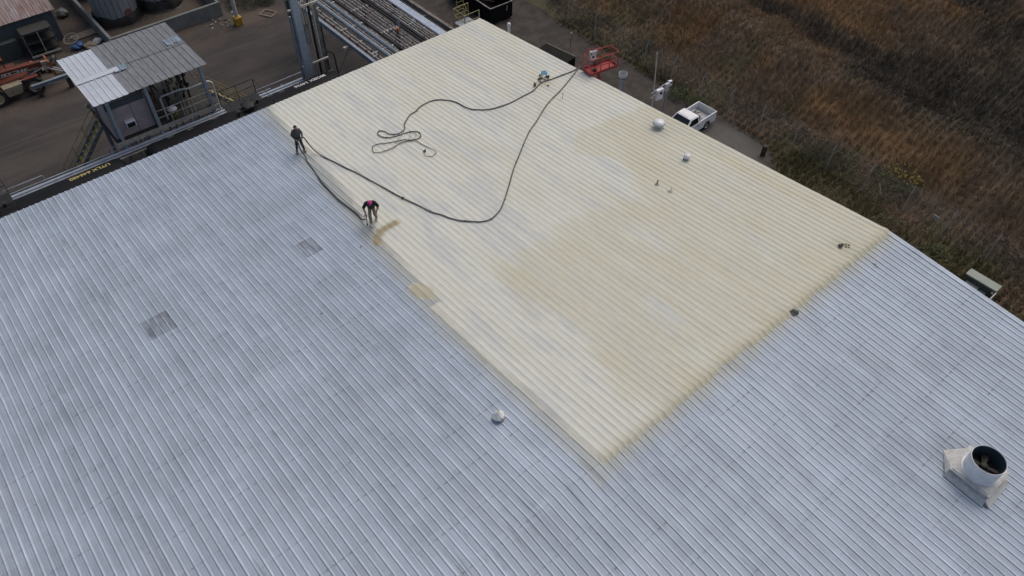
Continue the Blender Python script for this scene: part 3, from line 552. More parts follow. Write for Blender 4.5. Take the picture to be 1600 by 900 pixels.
p1_ = spline(drop+lay(H1, FT+.03), 5); m_ = MB(); m_.tube(p1_, [.034 if i < 130 else .028 for i in range(len(p1_))], 8); m_.build('hose', 'hose', hs1, True); wraps(hs1, p1_, 16, .034, 'hose')
p1b = spline(lay(H1b, FT+.03), 6); m_ = MB(); m_.tube(p1b, [.024-.010*min(1, i/len(p1b)) for i in range(len(p1b))], 8); m_.build('whip_end', 'hose_grey', hs1, True)
a = Vector(p1b[-1]); m_ = MB(); m_.box(a+Vector((0, 0, .03)), (.09, .14, .06)); m_.tube([a+Vector((0, .05, .03)), a+Vector((-.08, .14, .05))], .02); m_.build('nozzle', 'gun', hs1)
m_ = MB(); m_.tube(spline(lay([(8.35, -12.3), (8.6, -12.9), (8.9, -12.5), (8.75, -12.0), (8.5, -11.8), (8.6, -11.5), (9.0, -11.9), (8.8, -12.7), (9.05, -13.4), (8.7, -13.8)], FT+.055), 6), .010, 6); m_.build('control_cord', 'rope', hs1, True)
hs2 = hose_thing('black spray hose curving from the basket round to the standing man\'s hands')
PX1, PY1, PA1 = 5.5, -17.12, R(-12); c1, s1 = math.cos(PA1), math.sin(PA1); PZ1 = zrf(PX1)+.034
def w1(x, y, z): return (PX1+c1*x-s1*y, PY1+s1*x+c1*y, PZ1+z)
hand_l, hand_r = (.25, .19, 1.03), (.24, -.07, .90)
drop2 = [(9.98, .8, zrf(9.9)-1.6), (9.92, .45, zrf(9.85)-.22), (9.86, .2, zrf(9.8)+.14)]
p2_ = spline(drop2+lay(H2, FT+.03, .025, 5)+[(6.4, -16.62, zrf(6.4)+.22), (6.05, -16.78, zrf(6.05)+.62), w1(.30, .30, 1.02), w1(*hand_l), w1(.25, .06, .98), w1(*hand_r), w1(.33, -.08, .78), w1(.45, -.06, .40)]+[(6.15, -17.2, zrf(6.15)+.10)]+lay(H3[1:], .065, .02, 8)+[(12.9, -17.81, zrf(12.9)+.07), (13.35, -17.83, zrf(13.35)+.35)], 5)
m_ = MB(); m_.tube(p2_, .034, 8); m_.build('hose', 'hose', hs2, True); wraps(hs2, p2_[:165], 13, .034, 'hose')
k0 = min(range(len(p2_)), key=lambda i: (Vector(p2_[i])-Vector((8.3, -17.6, zrf(8.3)))).length); m_ = MB(); m_.tube([Vector(q)+Vector((0, 0, .004)) for q in p2_[k0:-6]], .052, 8); m_.build('scuff_guard', 'hose_grey', hs2, True)
m_ = MB(); kk = min(range(len(p2_)), key=lambda i: (Vector(p2_[i])-Vector((12.97, -15.36, zrf(13)))).length); a = Vector(p2_[kk]); m_.box(a, (.13, .13, .11), None, .03); m_.build('coupling', 'gun', hs2)
hs2['label'] = 'black spray hose curving across the foam, through the standing man\'s hands, to the sprayer'

# ------------------------------------------------------------------ people
def capsule(mb, a, b, ra, rb, n=12, sq=(1, 1), ref=None):
    a, b = Vector(a), Vector(b); d = b-a; L_ = d.length
    if L_ < 1e-6: d = Vector((0, 0, 1))
    else: d = d/L_
    rf_ = Vector(ref) if ref else (Vector((0, 1, 0)) if abs(d.y) < .9 else Vector((1, 0, 0)))
    u = (rf_-d*rf_.dot(d)).normalized(); v = d.cross(u); rings = []
    for k in range(5): t = math.pi/2*k/5; rings.append((a-d*ra*math.cos(t), ra*math.sin(t)))
    for k in range(1, 5): rings.append((a+(b-a)*k/5, ra+(rb-ra)*k/5))
    for k in range(5): t = math.pi/2*k/5; rings.append((b+d*rb*math.sin(t), rb*math.cos(t)))
    rings = rings[1:]; vs = []
    for q, r_ in rings: vs += [q+(u*math.cos(2*math.pi*i/n)*sq[0]+v*math.sin(2*math.pi*i/n)*sq[1])*r_ for i in range(n)]
    m = len(rings); fs = [(i*n+k, i*n+(k+1) % n, (i+1)*n+(k+1) % n, (i+1)*n+k) for i in range(m-1) for k in range(n)]+[tuple(range(n-1, -1, -1)), tuple((m-1)*n+k for k in range(n))]
    mb.add(vs, fs)
def hand(bones, wrist, dirv, palm_n, side, skin, curl=1.):
    """palm, four curled fingers of unequal length and a thumb leaving the side of the palm"""
    w_ = Vector(wrist); d = Vector(dirv).normalized(); n = Vector(palm_n); n = (n-d*n.dot(d)).normalized(); s_ = d.cross(n)*side
    bones.append((w_, w_+d*.045, .026, .030, skin, (1.35, .62), s_)); k_ = w_+d*.085
    bones.append((w_+d*.03, k_, .030, .030, skin, (1.35, .55), s_))
    for i, (o, ln) in enumerate(((-.030, .066), (-.010, .076), (.010, .072), (.030, .058))):
        a = k_+s_*o; b = a+(d*.8+n*.5*curl).normalized()*ln*.5; c = b+(d*.15+n*curl).normalized()*ln*.45; e = c+(n*.6-d*.6*curl).normalized()*ln*.35
        bones += [(a, b, .0095, .009, skin, (1, 1), None), (b, c, .009, .0085, skin, (1, 1), None), (c, e, .0085, .007, skin, (1, 1), None)]
    a = w_+d*.03-s_*.030; b = a+(d*.5-s_*.6+n*.3).normalized()*.042; c = b+(d*.6+n*.6+s_*.2).normalized()*.034
    bones += [(a, b, .012, .011, skin, (1, 1), None), (b, c, .011, .009, skin, (1, 1), None)]
def fat(r): return 1.0 if r < .033 or .086 < r < .1 else (1.28 if r < .095 else 1.18)      # loose work clothes
def person(label, loc, rz, bones, slots, extras, name='person'):
    t_ = thing(name, label, 'person', loc, rz); mb = MB()
    bones = [(a, b, ra*fat(ra), rb*fat(rb), s_, sq, ref) for a, b, ra, rb, s_, sq, ref in bones]
    for a, b, ra, rb, s_, sq, ref in bones: capsule(mb, a, b, ra, rb, 14, sq, ref)
    me = mb.mesh('src'); ob = bpy.data.objects.new('src', me); COL.objects.link(ob); md = ob.modifiers.new('r', 'REMESH'); md.mode = 'VOXEL'; md.voxel_size = .008
    sm = ob.modifiers.new('s', 'SMOOTH'); sm.iterations = 3; sm.factor = .5
    dg = bpy.context.evaluated_depsgraph_get(); me2 = bpy.data.meshes.new_from_object(ob.evaluated_get(dg)); bpy.data.objects.remove(ob); me2.name = 'body'; me2.materials.clear()
    for s_ in slots: me2.materials.append(MATS[s_])
    nP = len(me2.polygons); ce = np.zeros(nP*3); me2.polygons.foreach_get('center', ce); ce = ce.reshape(-1, 3); best = np.full(nP, 1e9); idx = np.zeros(nP, int)
    for a, b, ra, rb, s_, sq, ref in bones:
        a = np.array(a); b = np.array(b); d = b-a; tt = np.clip(((ce-a)@d)/max(d@d, 1e-9), 0, 1); dist = np.linalg.norm(ce-a-tt[:, None]*d, axis=1)/((ra+(rb-ra)*tt)*max(sq)); u_ = dist < best; best[u_] = dist[u_]; idx[u_] = slots.index(s_)
    me2.polygons.foreach_set('material_index', idx.astype(np.int32)); me2.polygons.foreach_set('use_smooth', [True]*nP)
    link('body', me2, None, t_)
    for nm, mb_, mm in extras: mb_.build(nm, mm, t_, True)
    return t_
def face(extras, hc, fwd, upv, hairm, hair=True, mask=None, beard=None, cap=None):
    """eyes, nose, mouth, ears, hair on the head centre hc (head radius .105)"""
    f = Vector(fwd).normalized(); u = Vector(upv); u = (u-f*u.dot(f)).normalized(); s_ = u.cross(f); c = Vector(hc)
    mb = MB()
    for k in (-1, 1): mb.lathe([(0, -.004), (.014, 0), (.009, .006), (0, .008)], c+f*.094+s_*k*.034+u*.012, f, 10)
    extras.append(('eyes', mb, 'hair'))
    mb = MB(); capsule(mb, c+f*.095+u*.01, c+f*.118-u*.028, .010, .015, 10); extras.append(('nose', mb, 'skin'))
    mb = MB(); capsule(mb, c+f*.094-u*.058-s_*.022, c+f*.094-u*.058+s_*.022, .007, .007, 8); extras.append(('mouth', mb, 'mask_red'))
    for k in (-1, 1): mb = MB(); capsule(mb, c+s_*k*.088-u*.015, c+s_*k*.09+u*.022, .016, .018, 10); extras.append(('ear', mb, 'skin'))
    if beard: mb = MB(); capsule(mb, c+f*.05-u*.085-s_*.03, c+f*.05-u*.085+s_*.03, .045, .045, 12); extras.append(('beard', mb, beard))
    if mask: mb = MB(); capsule(mb, c+f*.088-u*.045-s_*.02, c+f*.088-u*.045+s_*.02, .036, .036, 12); extras.append(('respirator', mb, mask))
    def shell(name, m, cut, r, tilt=.0):
        bm = bmesh.new(); bmesh.ops.create_uvsphere(bm, u_segments=24, v_segments=16, radius=1); kill = [v for v in bm.verts if v.co.z < cut+tilt*v.co.x]
        bmesh.ops.delete(bm, geom=kill, context='VERTS'); bm.verts.index_update(); mb = MB()
        mb.add([c+(f*v.co.x*1.06+s_*v.co.y*.94+u*(v.co.z*1.12+.02))*r for v in bm.verts], [[v.index for v in q.verts] for q in bm.faces]); bm.free(); extras.append((name, mb, m))
    if cap: shell('head_cover', cap, -.12, .116, .35)
    elif hair: shell('hair', hairm, .02, .112, .75)
    return f, u, s_
S = 'shirt_green'; P_ = 'pants_navy'; K = 'skin'
one = (1, 1)
b1 = [((0, 0, .95), (0, 0, 1.06), .135, .130, P_, (1.15, .85), None), ((0, 0, 1.08), (.0, 0, 1.22), .135, .150, S, (1.15, .8), None), ((0, 0, 1.22), (.0, 0, 1.36), .155, .150, S, (1.2, .78), None), ((0, -.13, 1.40), (0, .13, 1.40), .075, .075, S, one, None),
      ((0, 0, 1.42), (.03, 0, 1.53), .060, .055, K, one, None), ((.035, 0, 1.60), (.045, 0, 1.66), .088, .098, K, (.92, 1.08), None),
      ((0, .17, 1.41), (-.03, .27, 1.17), .062, .050, S, one, None), ((-.03, .27, 1.17), (.19, .235, 1.02), .050, .036, S, one, None), ((0, -.17, 1.41), (-.05, -.27, 1.16), .062, .050, S, one, None), ((-.05, -.27, 1.16), (.15, -.15, .94), .050, .036, S, one, None)]
for s_, kx, ax in ((1, .05, .08), (-1, .03, -.02)):
    b1 += [((0, s_*.09, .94), (kx, s_*.14, .52), .090, .062, P_, one, None), ((kx, s_*.14, .52), (ax, s_*.19, .16), .062, .045, P_, one, None), ((ax, s_*.19, .15), (ax, s_*.19, .06), .050, .050, 'boot', one, None), ((ax-.03, s_*.19, .045), (ax+.16, s_*.215, .04), .045, .042, 'boot', (1.1, .9), None)]
hand(b1, (.19, .235, 1.02), (.06, -.05, -.01), (.2, -.3, -.6), 1, K); hand(b1, (.15, -.15, .94), (.08, .05, -.05), (.3, .5, -.4), -1, K)
ex1 = []; face(ex1, (.04, 0, 1.635), (1, -.1, -.25), (0, 0, 1), 'hair', beard='beard', mask='mask_red')
mb = MB(); mb.lathe([(.152, 1.005), (.156, 1.02), (.152, 1.045)], (0, 0, 0), (0, 0, 1), 20, True); mb.v = [(x*.80, y*1.05, z) for x, y, z in mb.v]; ex1.append(('belt', mb, 'boot'))
mb = MB(); mb.lathe([(.068, 1.455), (.078, 1.47), (.070, 1.49)], (.01, 0, 0), (0, 0, 1), 16, True); ex1.append(('collar', mb, S))
person('man in grey long sleeves and navy trousers holding the hose at waist height', (PX1, PY1, PZ1), PA1, b1, [S, P_, K, 'boot'], ex1)
PX2, PY2, PA2 = 13.5, -17.48, R(-32); PZ2 = zrf(PX2)+.034; S = 'shirt_black'; P_ = 'camo'
b2 = [((-.10, 0, .94), (-.08, 0, 1.00), .135, .132, P_, (1.15, .9), None), ((-.06, 0, 1.03), (-.02, 0, 1.17), .145, .155, S, (1.15, .85), None), ((-.02, 0, 1.17), (.06, 0, 1.31), .160, .160, S, (1.2, .8), None), ((.08, -.15, 1.38), (.08, .15, 1.38), .080, .080, S, one, None),
      ((.12, 0, 1.41), (.20, 0, 1.49), .060, .058, K, one, None), ((.24, 0, 1.51), (.28, 0, 1.545), .090, .097, K, (.95, 1.05), None),
      ((.08, .20, 1.37), (.10, .32, 1.17), .070, .064, S, one, None), ((.10, .32, 1.17), (.12, .33, 1.08), .046, .044, K, one, None), ((.12, .33, 1.08), (.22, .24, .88), .044, .032, K, one, None),
      ((.08, -.20, 1.37), (.14, -.33, 1.18), .070, .064, S, one, None), ((.14, -.33, 1.18), (.17, -.34, 1.09), .046, .044, K, one, None), ((.17, -.34, 1.09), (.33, -.27, .88), .044, .032, K, one, None)]
for s_, kx, ax, yy in ((-1, .10, .16, .10), (1, -.02, -.20, .15)):
    b2 += [((-.12, s_*.09, .92), (kx, s_*.12, .52), .092, .066, P_, one, None), ((kx, s_*.12, .52), (ax, s_*yy, .15), .066, .050, P_, one, None), ((ax, s_*yy, .14), (ax, s_*yy, .06), .052, .052, 'shoe_cover', one, None), ((ax-.03, s_*yy, .045), (ax+.17, s_*yy*1.1, .04), .047, .044, 'shoe_cover', (1.1, .9), None)]
hand(b2, (.22, .24, .88), (.2, -.05, -.8), (-.5, -.5, 0), 1, K); hand(b2, (.33, -.27, .88), (.55, .05, -.6), (-.5, .2, -.6), -1, K)
ex2 = []; face(ex2, (.26, 0, 1.53), (.85, 0, -.65), (.6, 0, .8), 'hair', cap='pink')
p2o = person('bent man in pink head cover, black shirt and camouflage trousers spraying foam', (PX2, PY2, PZ2), PA2, b2, [S, P_, K, 'shoe_cover'], ex2)
gn = thing('spray_gun', 'black spray gun in the bent man\'s hand pointing down at the roof', 'spray gun', (PX2, PY2, PZ2), PA2)
m_ = MB(); m_.tube([(.38, -.27, .80), (.42, -.275, .55), (.43, -.28, .34)], [.018, .016, .015], 8); m_.build('wand', 'hose_grey', gn, True)
m_ = MB(); m_.box((.39, -.27, .80), (.07, .05, .16), Matrix.Rotation(.2, 3, 'Y'), .01); m_.build('grip', 'gun', gn); m_ = MB(); m_.lathe([(.02, 0), (.034, .03), (.034, .12), (.02, .15), (0, .15)], (.428, -.28, .22), (0, 0, 1), 12); m_.build('nozzle', 'gun', gn, True)
m_ = MB(); m_.tube(spline([(.36, -.27, .88), (.20, -.36, .75), (-.10, -.40, .35), (-.28, -.34, .30)]), .016, 7); m_.build('feed_line', 'hose', gn, True)

# ------------------------------------------------------------------ tools on the foam
tl = thing('tool_pile', 'heap of dark and yellow hand tools on the foam beside the hose', 'tools', on_roof(9.1, -2.45, FT-.01)); rr_ = random.Random(9)
for k in range(14):
    c_ = (rr_.uniform(-.30, .30), rr_.uniform(-.40, .40), .05+rr_.uniform(0, .08)); M_ = Matrix.Rotation(rr_.uniform(0, 3.1), 3, 'Z') @ Matrix.Rotation(rr_.uniform(-.5, .5), 3, 'X'); m_ = MB()
    if k % 3 == 0: m_.box(c_, (rr_.uniform(.12, .26), rr_.uniform(.06, .12), rr_.uniform(.05, .12)), M_, .012); m_.build('tool_body', rr_.choice(['tool_dark', 'black_iron', 'beige_tank', 'yellow_rail']), tl)
    elif k % 3 == 1: d = M_ @ Vector((rr_.uniform(.12, .22), 0, 0)); c_ = Vector(c_); m_.tube([c_-d, c_, c_+d+Vector((0, 0, .02))], [.018, .022, .03], 7); m_.build('handle', rr_.choice(['tool_dark', 'wood', 'yellow_rail']), tl, True)
    else: m_.lathe([(.05, 0), (.055, .10), (.045, .11), (0, .11)], Vector(c_)-Vector((0, 0, .04)), M_ @ Vector((.2, .1, 1)), 12); m_.build('canister', rr_.choice(['white_dirty', 'tool_dark', 'olive_dark', 'rope']), tl, True)
bk = thing('bucket_lid', 'bright blue plastic bucket lid at the end of the tool heap', 'lid', on_roof(8.75, -1.95, FT+.03)); bk.rotation_euler = (.35, .15, .3)
m_ = MB(); m_.lathe([(.19, 0), (.195, .035), (.18, .045), (.165, .03), (0, .03)], n=24); m_.build('disc', 'blue_bright', bk, True); m_ = MB(); m_.lathe([(.05, .03), (.05, .05), (0, .055)], n=12); m_.build('cap', 'blue_bright', bk, True)
jg = thing('paint_can', 'small brown can standing on the foam near the tool heap', 'can', on_roof(9.42, -3.3, FT-.02)); m_ = MB(); m_.lathe([(.085, 0), (.085, .17), (.09, .18), (.075, .185), (.075, .15), (0, .15)], n=16); m_.build('can_body', 'boot', jg, True); m_ = MB(); m_.tube(spline([(-.085, 0, .17), (-.05, 0, .26), (.05, 0, .26), (.085, 0, .17)]), .007, 6); m_.build('handle', 'black_iron', jg, True)
lump('rag', 'crumpled dark rag on the foam between the two hoses', 'rag', on_roof(9.95, -2.7, FT-.02), .07, 'tool_dark', 4, .5)

# ------------------------------------------------------------------ boom lift with red basket at the gable
bl = thing('boom_lift', 'red boom lift basket raised to the gable edge of the roof', 'boom lift', (9.9, 3.2, 0)); ba = math.atan2(1.98, .30); O = Vector((11., -.17, 7.95)); ux = Vector((math.cos(ba), math.sin(ba), 0)); uy = Vector((-math.sin(ba), math.cos(ba), 0)); BL, BW = 2.02, .84
def bp(a, b, z): return O+ux*a+uy*b+Vector((0, 0, z))
def btube(mb, pts, r=.028): mb.tube([bp(*q) for q in pts], r, 7)
pf = MB(); M_ = Matrix((ux, uy, Vector((0, 0, 1)))).transposed(); pf.box(bp(BL/2, BW/2, .03), (BL, BW, .05), M_); pf = pf.build('floor', 'red_lift', bl, world=True)
for a0, b0, a1, b1_ in ((0, 0, BL, 0), (0, BW, BL, BW), (0, 0, 0, BW), (BL, 0, BL, BW)): m_ = MB(); m_.bar(bp(a0, b0, .10), bp(a1, b1_, .10), .02, .17); m_.build('toe_board', 'red_lift', bl, world=True)
for a, b in ((0, 0), (BL*.36, 0), (BL*.68, 0), (BL, 0), (BL, BW), (BL*.66, BW), (BL*.33, BW), (0, BW)): m_ = MB(); btube(m_, [(a, b, .05), (a, b, 1.08)]); m_.build('post', 'red_lift', bl, True, True)
for z in (.55, 1.08):
    m_ = MB(); btube(m_, [(0, 0, z), (BL, 0, z)]); m_.build('rail', 'red_lift', bl, True, True); m_ = MB(); btube(m_, [(BL, 0, z), (BL, BW, z)]); m_.build('rail', 'red_lift', bl, True, True)
    m_ = MB(); btube(m_, [(0, BW, z), (BL, BW, z)]); m_.build('rail', 'red_lift', bl, True, True); m_ = MB(); btube(m_, [(0, 0, z), (0, BW, z)]); m_.build('rail', 'red_lift', bl, True, True)
m_ = MB(); btube(m_, [(.28, BW, 1.08), (.28, BW+.06, 1.34), (.30, BW-.34, 1.40), (.92, BW-.34, 1.40), (.94, BW+.06, 1.34), (.94, BW, 1.08)]); m_.build('guard_hoop', 'red_lift', bl, True, True)
cb = MB(); cb.box(bp(.62, BW-.10, 1.06), (.50, .20, .26), M_, .02); cb = cb.build('control_box', 'white_dirty', bl, world=True)
m_ = MB(); m_.box(bp(.62, BW-.12, .74), (.42, .03, .34), M_); m_.build('placard', 'white_paint', bl, world=True); m_ = MB(); m_.box(bp(.40, BW-.22, 1.08), (.06, .04, .08), M_); m_.build('joystick', 'black_iron', bl, world=True)
m_ = MB(); m_.box(bp(.62, BW-.14, .78), (.16, .03, .12), M_); m_.build('sticker', 'tool_dark', bl, world=True)
lump('tool_bag', 'dark tool bag on the floor of the red lift basket', 'bag', tuple(bp(.55, .32, .06)), .15, 'tool_dark', 8, .6); lump('hose_coupling', 'dark hose fitting hung on the basket rail', 'fitting', tuple(bp(.10, .55, .45)), .08, 'black_iron', 12, .7)
m_ = MB(); m_.box(bp(BL*.5, BW+.05, .25), (.3, .25, .4), M_); m_.build('rotator', 'steel_dirty', bl, world=True)
m_ = MB(); m_.tube([bp(BL*.5, BW+.1, .1), (10.3, 1.5, 6.6), (9.4, 2.2, 4.4), (9.9, 3.4, 1.4)], [.11, .12, .16, .2], 8); m_.build('boom', 'red_lift', bl, True, True)
m_ = MB(); m_.bb(8.9, 10.9, 2.2, 4.4, .5, 1.3, .1); m_.build('chassis', 'red_lift', bl, world=True)
for x in (9.2, 10.6):
    for y in (2.15, 4.45): wh_ = MB(); wh_.lathe([(.2, -.14), (.42, -.14), (.46, -.08), (.46, .08), (.42, .14), (.2, .14)], (x, y, .46), (0, 1, 0), 20); wh_.build('wheel', 'rubber', bl, True, True)

# ------------------------------------------------------------------ stacks and poles on the gable side
st = thing('exhaust_pipe', 'tall grey pipe with a white collar rising beyond the gable edge', 'pipe', (12.45, 1.1, 0))
m_ = MB(); m_.lathe([(.17, 0), (.17, 8.05), (0, 8.05)], n=20); m_.build('shaft', 'galv', st, True); m_ = MB(); m_.lathe([(.18, 8.0), (.27, 8.12), (.27, 8.40), (.25, 8.42), (.235, 8.40), (.235, 8.16), (0, 8.16)], n=24); m_.build('collar', 'white_dirty', st, True); m_ = MB(); m_.lathe([(.275, 8.10), (.285, 8.12), (.275, 8.15)], n=24, close=True); m_.build('band', 'black_iron', st, True)
p9 = thing('white_pipe', 'white capped pipe standing by the far corner of the roof', 'pipe', (1.75, 1.1, 0)); m_ = MB(); m_.lathe([(.10, 0), (.10, 6.85), (0, 6.85)], n=14); m_.build('shaft', 'white_paint', p9, True); m_ = MB(); m_.lathe([(.12, 6.8), (.13, 6.85), (.13, 7.0), (.08, 7.06), (0, 7.07)], n=14); m_.build('cap', 'white_paint', p9, True)
er = thing('meter_rack', 'white service mast with two white electrical boxes beside the truck', 'electrical rack', (9.95, 7.7, 0))
m_ = MB(); m_.tube([(9.95, 7.72, 0), (9.85, 7.8, 2.6), (9.45, 7.95, 5.7)], [.055, .05, .035], 10); m_.build('mast', 'white_dirty', er, True, True)
for z in (2.35, 2.75): m_ = MB(); m_.bar((9.80, 7.6, z), (9.55, 9.75, z), .05, .05); m_.build('crossbar', 'galv', er, world=True)
m_ = MB(); m_.tube([(9.57, 9.6, 0), (9.57, 9.6, 2.9)], .05); m_.build('post', 'galv', er, True, True)
M_ = Matrix.Rotation(-.1, 3, 'Z')
m_ = MB(); m_.box((9.93, 8.35, 2.45), (.22, .62, .85), M_, .02); b_ = m_.build('box', 'white_paint', er, world=True); m_ = MB(); m_.lathe([(.09, 0), (.09, .1), (0, .11)], (10.04, 8.35, 2.62), (1, 0, 0), 14); m_.build('meter', 'black_iron', b_, True, True)
m_ = MB(); m_.box((9.80, 9.25, 2.6), (.2, .34, .62), M_, .02); m_.build('box', 'white_dirty', er, world=True); m_ = MB(); m_.box((9.75, 9.62, 2.75), (.2, .30, .42), M_, .02); b_ = m_.build('box', 'white_paint', er, world=True); m_ = MB(); m_.lathe([(.06, 0), (.06, .06), (0, .07)], (9.85, 9.62, 2.85), (1, 0, 0), 12); m_.build('meter', 'black_iron', b_, True, True)

# ------------------------------------------------------------------ pickup truck
def wheel(parent, c, r, wd, axis, rimm='chrome', tread=False):
    w_ = MB(); h = wd/2; w_.lathe([(r*.62, -h*.9), (r*.92, -h), (r, -h*.6), (r, h*.6), (r*.92, h), (r*.62, h*.9)], c, axis, 24, True); w_ = w_.build('wheel', 'rubber', parent, True)
    m_ = MB(); m_.lathe([(0, -h*.5), (r*.2, -h*.7), (r*.55, -h*.55), (r*.63, -h*.92), (r*.63, h*.92), (r*.55, h*.55), (r*.2, h*.7), (0, h*.5)], c, axis, 20); m_.build('rim', rimm, w_, True)
    if tread:
        a = Vector(axis).normalized(); u, v, d = basis(a)
        for k in range(18):
            t_ = 2*math.pi*k/18; m_ = MB(); p = Vector(c)+(u*math.cos(t_)+v*math.sin(t_))*r; tg = (-u*math.sin(t_)+v*math.cos(t_)); sgn = 1 if k % 2 else -1; m_.bar(p+d*sgn*h*.05-tg*.04, p+d*sgn*h*.95+tg*.06, .07, .06); m_.build('lug', 'rubber', w_)
    return w_
tk = thing('pickup_truck', 'white single-cab pickup truck with an open bed parked behind the warehouse', 'truck', (12.12, 9.2, 0), R(-88)); W2 = .85
def arch(cx, r, x0, x1, z0, z1, n=10): return [(x0, z0), (cx-r, z0)]+[(cx-r*math.cos(math.pi*k/n), z0+r*math.sin(math.pi*k/n)*.95) for k in range(1, n)]+[(cx+r, z0), (x1, z0), (x1, z1), (x0, z1)]
low = [(-.5, .34), (.98, .34)]+[(1.42-.40*math.cos(math.pi*k/10), .36+.40*math.sin(math.pi*k/10)) for k in range(0, 11)]+[(1.9, .34), (2.38, .36), (2.42, .62), (2.38, .86), (2.2, .93), (1.15, 1.06), (-.5, 1.08)]
m_ = MB(); m_.prism(low, -W2, W2); bdy = m_.build('body', 'white_paint', tk)
for s_ in (-1, 1):
    P = [(a, b) for a, b in arch(-1.42, .40, -2.38, -.54, .36, 1.12)]; m_ = MB(); m_.prism(P, s_*W2, s_*(W2-.07)); m_.build('bed_side', 'white_paint', tk)
    m_ = MB(); m_.bb(-1.88, -.98, s_*(W2-.08), s_*(W2-.30), .60, .80, .04); m_.build('wheel_well', 'bed_liner', tk)
m_ = MB(); m_.bb(-2.36, -.56, -W2+.072, W2-.072, .54, .60); m_.build('bed_floor', 'bed_liner', tk); m_ = MB(); m_.bb(-2.42, -2.355, -W2+.03, W2-.03, .58, 1.12, .015); tg = m_.build('tailgate', 'white_paint', tk); m_ = MB(); m_.bb(-2.44, -2.422, -.12, .12, .98, 1.04); m_.build('handle', 'black_iron', tg); m_ = MB(); m_.bb(-.575, -.52, -W2+.072, W2-.072, .55, 1.12); m_.build('bed_front', 'bed_liner', tk)
m_ = MB(); m_.bb(-2.55, -2.43, -.82, .82, .42, .56, .02); m_.build('bumper', 'chrome', tk); m_ = MB(); m_.bb(2.40, 2.52, -.82, .82, .42, .60, .03); m_.build('bumper', 'chrome', tk); m_ = MB(); m_.bb(2.415, 2.44, -.5, .5, .64, .84); m_.build('grille', 'black_iron', tk)
for s_ in (-1, 1): m_ = MB(); m_.bb(-2.41, -2.385, s_*(W2-.001), s_*(W2+.012), .75, 1.02); m_.build('tail_light', 'taillight', tk); m_ = MB(); m_.bb(2.40, 2.43, s_*.55, s_*.80, .66, .82); m_.build('headlight', 'glass_dark', tk)
bz, tz_ = 1.07, 1.60
B0 = [(-.48, -.83), (1.12, -.83), (1.12, .83), (-.48, .83)]; T0 = [(-.40, -.66), (.42, -.66), (.42, .66), (-.40, .66)]
bm = bmesh.new(); [bm.verts.new((*q, bz)) for q in B0]; [bm.verts.new((*q, tz_)) for q in T0]; bmesh.ops.convex_hull(bm, input=bm.verts); bmesh.ops.bevel(bm, geom=list(bm.edges), offset=.05, segments=2, affect='EDGES'); me = bpy.data.meshes.new('cab'); bm.to_mesh(me); bm.free(); me.polygons.foreach_set('use_smooth', [True]*len(me.polygons)); me.set_sharp_from_angle(angle=R(35)); link('cab', me, 'white_paint', tk)
def lerp(a, b, t): return tuple(a[i]+(b[i]-a[i])*t for i in range(3))
def pane(name, q, m, parent, off=.012):
    v = [Vector(k) for k in q]; nrm = (v[1]-v[0]).cross(v[3]-v[0]).normalized(); cc = sum(v, Vector())/4
    if nrm.dot(cc-Vector((.2, 0, 1.3))) < 0: nrm = -nrm
    mb = MB(); mb.add([k+nrm*off for k in v]+[k+nrm*(off-.03) for k in v], [(0, 1, 2, 3), (7, 6, 5, 4)]+[(i, 4+i, 4+(i+1) % 4, (i+1) % 4) for i in range(4)]); return mb.build(name, m, parent)
pane('windshield', [(1.06, -.70, 1.11), (1.06, .70, 1.11), (.48, .60, 1.555), (.48, -.60, 1.555)], 'glass_dark', tk); pane('rear_window', [(-.462, -.60, 1.22), (-.462, .60, 1.22), (-.415, .54, 1.52), (-.415, -.54, 1.52)], 'glass_dark', tk)
for s_ in (-1, 1):
    d_ = MB(); d_.bb(-.36, .78, s_*(W2+.004), s_*(W2-.02), .44, 1.05, .01); d_ = d_.build('door', 'white_paint', tk); m_ = MB(); m_.bb(-.28, -.10, s_*(W2+.005), s_*(W2+.02), .90, .95); m_.build('handle', 'black_iron', d_)
    pane('side_window', [(-.30, s_*.803, 1.13), (.92, s_*.803, 1.13), (.40, s_*.685, 1.52), (-.27, s_*.685, 1.52)], 'glass_dark', tk)
    m_ = MB(); m_.bb(.78, .90, s_*(W2+.02), s_*(W2+.20), 1.06, 1.22, .02); m_.build('mirror', 'black_iron', tk)
    for x in (1.42, -1.42): wheel(tk, (x, s_*.74, .335), .335, .22, (0, 1, 0))
rr_ = random.Random(4)
for nm, lb, ct, x, y, m in (('cardboard_box', 'brown box in the truck bed', 'box', -1.35, .05, 'wood'), ('plastic_jug', 'white jug standing in the truck bed near the side', 'jug', -1.25, .42, 'white_paint'), ('dark_bag', 'dark bag lying in the truck bed against the far side', 'bag', -.95, -.35, 'tool_dark')):
    q = tk.matrix_basis @ Vector((x, y, .602))
    if nm == 'cardboard_box': t_ = thing(nm, lb, ct, q, .5); m_ = MB(); m_.bb(-.16, .16, -.13, .13, 0, .2, .01); m_.build('carton', m, t_); m_ = MB(); m_.add([(-.16, -.13, .2), (.16, -.13, .2), (.18, -.24, .26), (-.18, -.24, .26)], [(0, 1, 2, 3)]); m_.build('flap', m, t_)
    elif nm == 'plastic_jug': t_ = thing(nm, lb, ct, q); m_ = MB(); m_.lathe([(.11, 0), (.12, .05), (.12, .22), (.05, .3), (.035, .34), (0, .34)], n=14); m_.build('jug_body', m, t_, True); m_ = MB(); m_.tube(spline([(.04, 0, .3), (.12, 0, .3), (.13, 0, .2)]), .014, 6); m_.build('handle', m, t_, True)
    else: lump(nm, lb, ct, q, .17, m, 6, .5)
